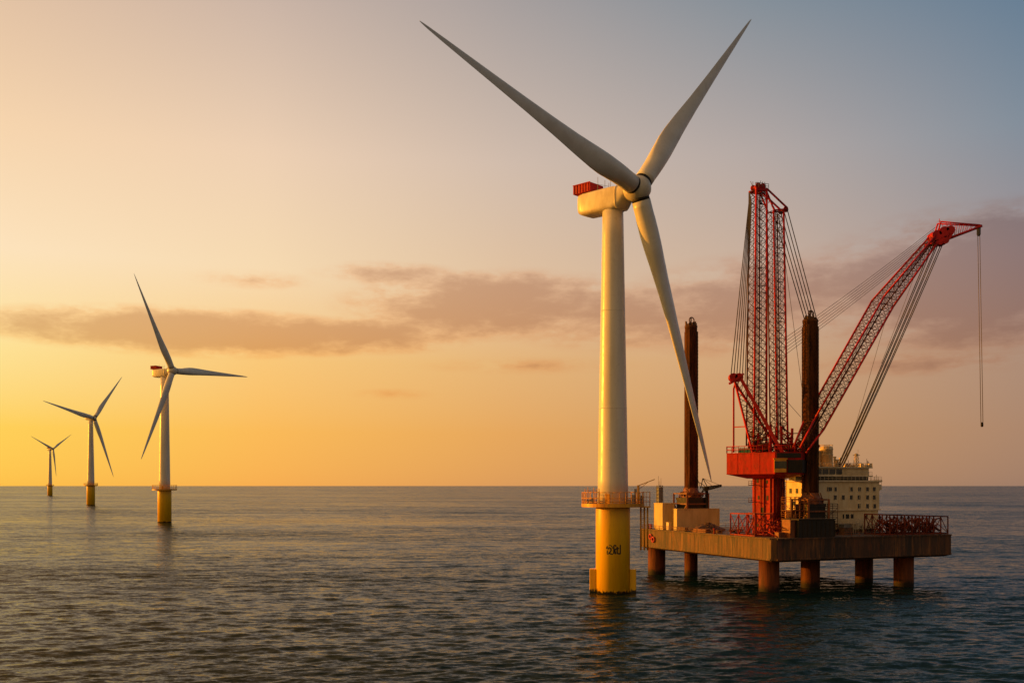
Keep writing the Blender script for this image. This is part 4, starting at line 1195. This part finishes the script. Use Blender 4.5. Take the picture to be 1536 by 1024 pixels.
# silo / funnel
sc = uv(a_at(1239.5, ab + 3), ab + 3, za + 3.3)
m = MB(); m.lathe(sc, [(1.55, 0), (1.55, 4.2), (1.65, 4.25), (1.65, 4.5), (1.5, 4.55), (1.45, 5.0), (.6, 5.2)], 26)
si = m.build('funnel', 'wall', blk)
m = MB(); m.torus(sc + Vector((0, 0, 3.0)), (0, 0, 1), 1.6, .1, 26, 6); m.torus(sc + Vector((0, 0, 1.0)), (0, 0, 1), 1.6, .08, 26, 6)
for k in range(8): m.tube(sc + Vector((1.55 * math.cos(k * .8), 1.55 * math.sin(k * .8), 4.5)), sc + Vector((1.55 * math.cos(k * .8), 1.55 * math.sin(k * .8), 5.4)), .05, n=4)
m.torus(sc + Vector((0, 0, 5.4)), (0, 0, 1), 1.55, .05, 22, 5)
m.build('funnel_ring', 'cream', si)
m = MB(); m.lathe(sc + U * -2.3 + V_ * .6, [(.8, 0), (.8, 3.6), (.9, 3.7), (.5, 4.1)], 18); m.build('funnel', 'wall', blk)
m = MB()
for (du, hh, r_) in ((2.6, 2.6, .3), (3.4, 1.9, .35), (4.3, 2.3, .22)): m.lathe(sc + U * du, [(r_, 0), (r_, hh - .3), (r_ * 1.4, hh - .25), (r_ * 1.4, hh)], 12)
m.build('vent_pipe', 'wall', blk)
# anchor block for the luffing ropes
m = MB(); rp = P(1259, 704, 247); 
m.obox(rp + Vector((-2.2, -.5, -1.2)), (4.4, 0, 0), (0, 3, 0), (0, 0, .9))
for k in range(6):
    m.tube(rp + Vector((-2 + k * .7, 0, -.4)), rp + Vector((-.9 + k * .75, .3, 1.6)), .16, n=6)
for k in range(4): m.lathe(rp + Vector((-1.4 + k, -.4, .1)), [(.5, 0), (.5, .15), (.3, .2), (.3, 1), (.5, 1.1), (.5, 1.3)], 12, axis=(0, 1, 0))
m.build('rope_anchor', 'orange', blk)
# antennas and roof gear
rnd = random.Random(9)
m = MB(); zr = za + 3.3
for px, hh in ((1272, 1.8), (1276, 1.0), (1281, 1.3), (1294, 1.7), (1299, 1.6), (1302, 2.2), (1306, 1.3)):
    a = a_at(px, ab + 2 + rnd.random() * 3); q_ = uv(a, ab + 2 + rnd.random() * 3, zr - .05)
    m.tube(q_, q_ + Vector((rnd.uniform(-.2, .2), 0, hh)), .06, n=5)
m.build('antenna', 'dark', blk)
m = MB(); q_ = uv(a_at(1284.5, ab + 2), ab + 2, zr - .05)
lattice(m, m, q_, q_ + Vector((0, 0, 2.8)), (1.1, 1.1), (.6, .6), U, V_, 4, .07, .05, 2)
m.lathe(q_ + Vector((0, 0, 2.8)), [(.15, 0), (.5, .15), (.5, .5), (.1, .7)], 12); m.bar(q_ + Vector((-.9, 0, 3.0)), q_ + Vector((.9, 0, 3.0)), .16); m.tube(q_ + Vector((.4, 0, 2.8)), q_ + Vector((.4, 0, 4.4)), .05, n=4)
m.build('radar_mast', 'cream', blk)
m = MB()
for (px, w_, h_) in ((1268, 1.0, .8), (1275, 1.4, .6), (1290, .9, .9), (1297, 1.6, .6), (1303, .8, 1.0)):
    a = a_at(px, ab + 3); uvbox(m, a, a + w_, ab + 2.6, ab + 3.8, zr, zr + h_)
m.build('roof_unit', 'wall', blk, bevel=.05)
# lookout wing at the right end
m = MB(); wz = zat(uv(aR, ab), 733)
uvbox(m, aR, aR + 1.7, ab + 1, ab + 5, wz - .2, wz + 1.1)
for k in range(4): m.bar(uv(aR + .1, ab + 1.2 + k, wz - 1.2), uv(aR + 1.5, ab + 1.2 + k, wz - .1), .15)
railing(m, [uv(aR + .4, ab + 1, wz + 1.1), uv(aR + 1.6, ab + 1, wz + 1.1), uv(aR + 1.6, ab + 5, wz + 1.1)], 1.2, .9, .05)
m.tube(uv(aR + .9, ab + 2, wz + 1), uv(aR + .9, ab + 2, wz + 3.6), .06, n=5); m.bar(uv(aR + .5, ab + 2, wz + 3.1), uv(aR + 1.3, ab + 2, wz + 3.1), .08)
m.build('lookout_wing', 'cream', blk)
# external stairs / walkways at the foot of the block
m = MB()
for (px0, px1, y0) in ((1256, 1292, 783), (1256, 1318, 791)):
    z = zat(uv(aR, ab), y0)
    a0, a1_ = a_at(px0, ab - 1), a_at(px1, ab - 1)
    uvbox(m, a0, a1_, ab - 1.6, ab + .25, z - .12, z)
    railing(m, [uv(a0, ab - 1.6, z), uv(a1_, ab - 1.6, z)], 1.0, 1.1, .05)
    for k in range(6):
        a = a0 + (a1_ - a0) * k / 5; m.bar(uv(a, ab - 1.5, ZT), uv(a, ab - 1.5, z), .14)
m.build('walkway', 'cream', blk)
m = MB()
pa0, pa1 = a_at(1254, ab - 2), aR - .4
pe_ = [(pa0 + (pa1 - pa0) * k / 7, ab - .8, ZT + .3) for k in range(8)]
for k in range(7): m.tube(uv(*pe_[k]), uv(*pe_[k + 1]), .1, n=5)
for k in range(120):
    p_ = rnd.choice(pe_[-60:] + pe_[:8])
    q_ = (min(pa1, max(pa0, p_[0] + rnd.choice((0, 0, 1, -1)) * rnd.uniform(.3, 1.5))), min(ab - .25, max(ab - 1.7, p_[1] + rnd.uniform(-.4, .4))), min(ZT + 4.2, max(ZT + .2, p_[2] + rnd.choice((0, 1)) * rnd.uniform(-.6, 1.4))))
    m.tube(uv(*p_), uv(*q_), rnd.uniform(.05, .12), n=5); pe_.append(q_)
m.build('pipework', 'rust', blk)

# ------------------------------------------------------------------ pipework, scaffold and crates round the pedestal
rnd = random.Random(31)
def pipes(a0, a1, b0, b1_, n, zmax, mat, label, slope=.35):
    m = MB()
    for k in range(n):
        a = rnd.uniform(a0, a1); b = rnd.uniform(b0, b1_); z = ZT + .25 + rnd.random() ** 2 * zmax
        L_ = rnd.uniform(1.0, 4.0); d = rnd.choice((U, V_, U * .7 + V_ * .7, U)) * L_
        d = d + Vector((0, 0, rnd.uniform(-slope, slope) * L_))
        p = uv(a, b, z) - d * .5; q = uv(a, b, z) + d * .5
        if p.z < ZT + .1: p.z = ZT + .1
        if q.z < ZT + .1: q.z = ZT + .1
        m.tube(p, q, rnd.uniform(.07, .22), n=6)
        if k % 4 == 0: m.tube(uv(a, b, ZT), uv(a, b, z), .09, n=5)
    return tag(m.build('pipe_bundle', mat), label, 'pipes')
pipes(3, 9.5, 3.5, 9, 46, 2.6, 'redpipe', 'low jumble of red pipes on deck in front of the crane pedestal')
pipes(6.2, 12, 9, 13.5, 34, 3.2, 'redpipe', 'red pipes standing against the foot of the crane pedestal', .8)
pipes(2, 8, 18, 24, 14, 1.2, 'rust', 'rusty brown pipes lying behind the open red lattice frame')
def scaffold(a0, a1, b0, b1_, z1, lv, mat, label):
    m = MB(); na = max(1, round((a1 - a0) / 1.5)); nb = max(1, round((b1_ - b0) / 1.5))
    for i in range(na + 1):
        for j in range(nb + 1):
            a = a0 + (a1 - a0) * i / na; b = b0 + (b1_ - b0) * j / nb
            if i in (0, na) or j in (0, nb): m.tube(uv(a, b, ZT + .03), uv(a, b, z1 + 1), .08, n=5)
    for k in range(1, lv + 1):
        z = ZT + (z1 - ZT) * k / lv
        uvbox(m, a0, a1, b0, b1_, z - .08, z)
        railing(m, [uv(a0, b1_, z), uv(a0, b0, z), uv(a1, b0, z), uv(a1, b1_, z)], 1.0, 1.5, .06)
        m.tube(uv(a0, b0, z - (z1 - ZT) / lv), uv(a1, b0, z), .06, n=5); m.tube(uv(a0, b0, z - (z1 - ZT) / lv), uv(a0, b1_, z), .06, n=5)
    return tag(m.build('scaffold', mat), label, 'scaffold')
scaffold(A2 - 7.2, A2 - 3.4, B2 - 2.0, B2 + 1.5, 20.2, 4, 'orange', 'orange scaffold tower between the crane pedestal and the right raised leg')
scaffold(A2 + 3.4, A2 + 6.4, B2 - 2.0, B2 + 1.5, 18.6, 3, 'rust', 'rusty scaffold between the right raised leg and the cream block')
m = MB(); uvbox(m, 19.9 - 2.2, 20.2, 14.5, 19, ZT + .03, 17.6); uvbox(m, 19.9 - 2.3, 20.2, 14.4, 19.1, 17.6, 17.8)
tag(m.build('generator_housing', 'yellow'), 'yellow housing at the sunlit end of the cream block', 'housing')
m = MB(); ca = wa0 - 1.5
uvbox(m, ca - .2, ca + 1.2, 1.0, 4.2, ZT + .03, 16.1); uvbox(m, ca - .3, ca + 1.3, .9, 4.3, 16.1, 16.3)
tag(m.build('deck_cabinet', 'orange'), 'rusty upright cabinet against the left end of the dark winch house', 'cabinet')
for k, (a, b, w_, d_, h_, mt, lab) in enumerate(((25, 6, 2.4, 1.8, 1.6, 'rust', 'rusty crate right of the dark winch house on the front deck'), (28, 9.5, 2.0, 1.8, 2.2, 'grey', 'grey crate below the rows of windows of the cream block'), (3.2, 2.2, 1.6, 1.4, 1.1, 'orange', 'small orange crate at the near corner of the barge'), (9.5, 1.6, 1.8, 1.5, 1.2, 'redpipe', 'red crate on the front edge left of the winch house'))):
    m = MB(); uvbox(m, a, a + w_, b, b + d_, ZT + .03, ZT + .03 + h_)
    for i in range(4): m.bar(uv(a + w_ * i / 3, b - .04, ZT + .1), uv(a + w_ * i / 3, b - .04, ZT + h_), .12)
    uvbox(m, a - .06, a + w_ + .06, b - .06, b + d_ + .06, ZT + h_, ZT + h_ + .12)
    tag(m.build('deck_crate', mt), lab, 'crate', 'crates on the barge deck')
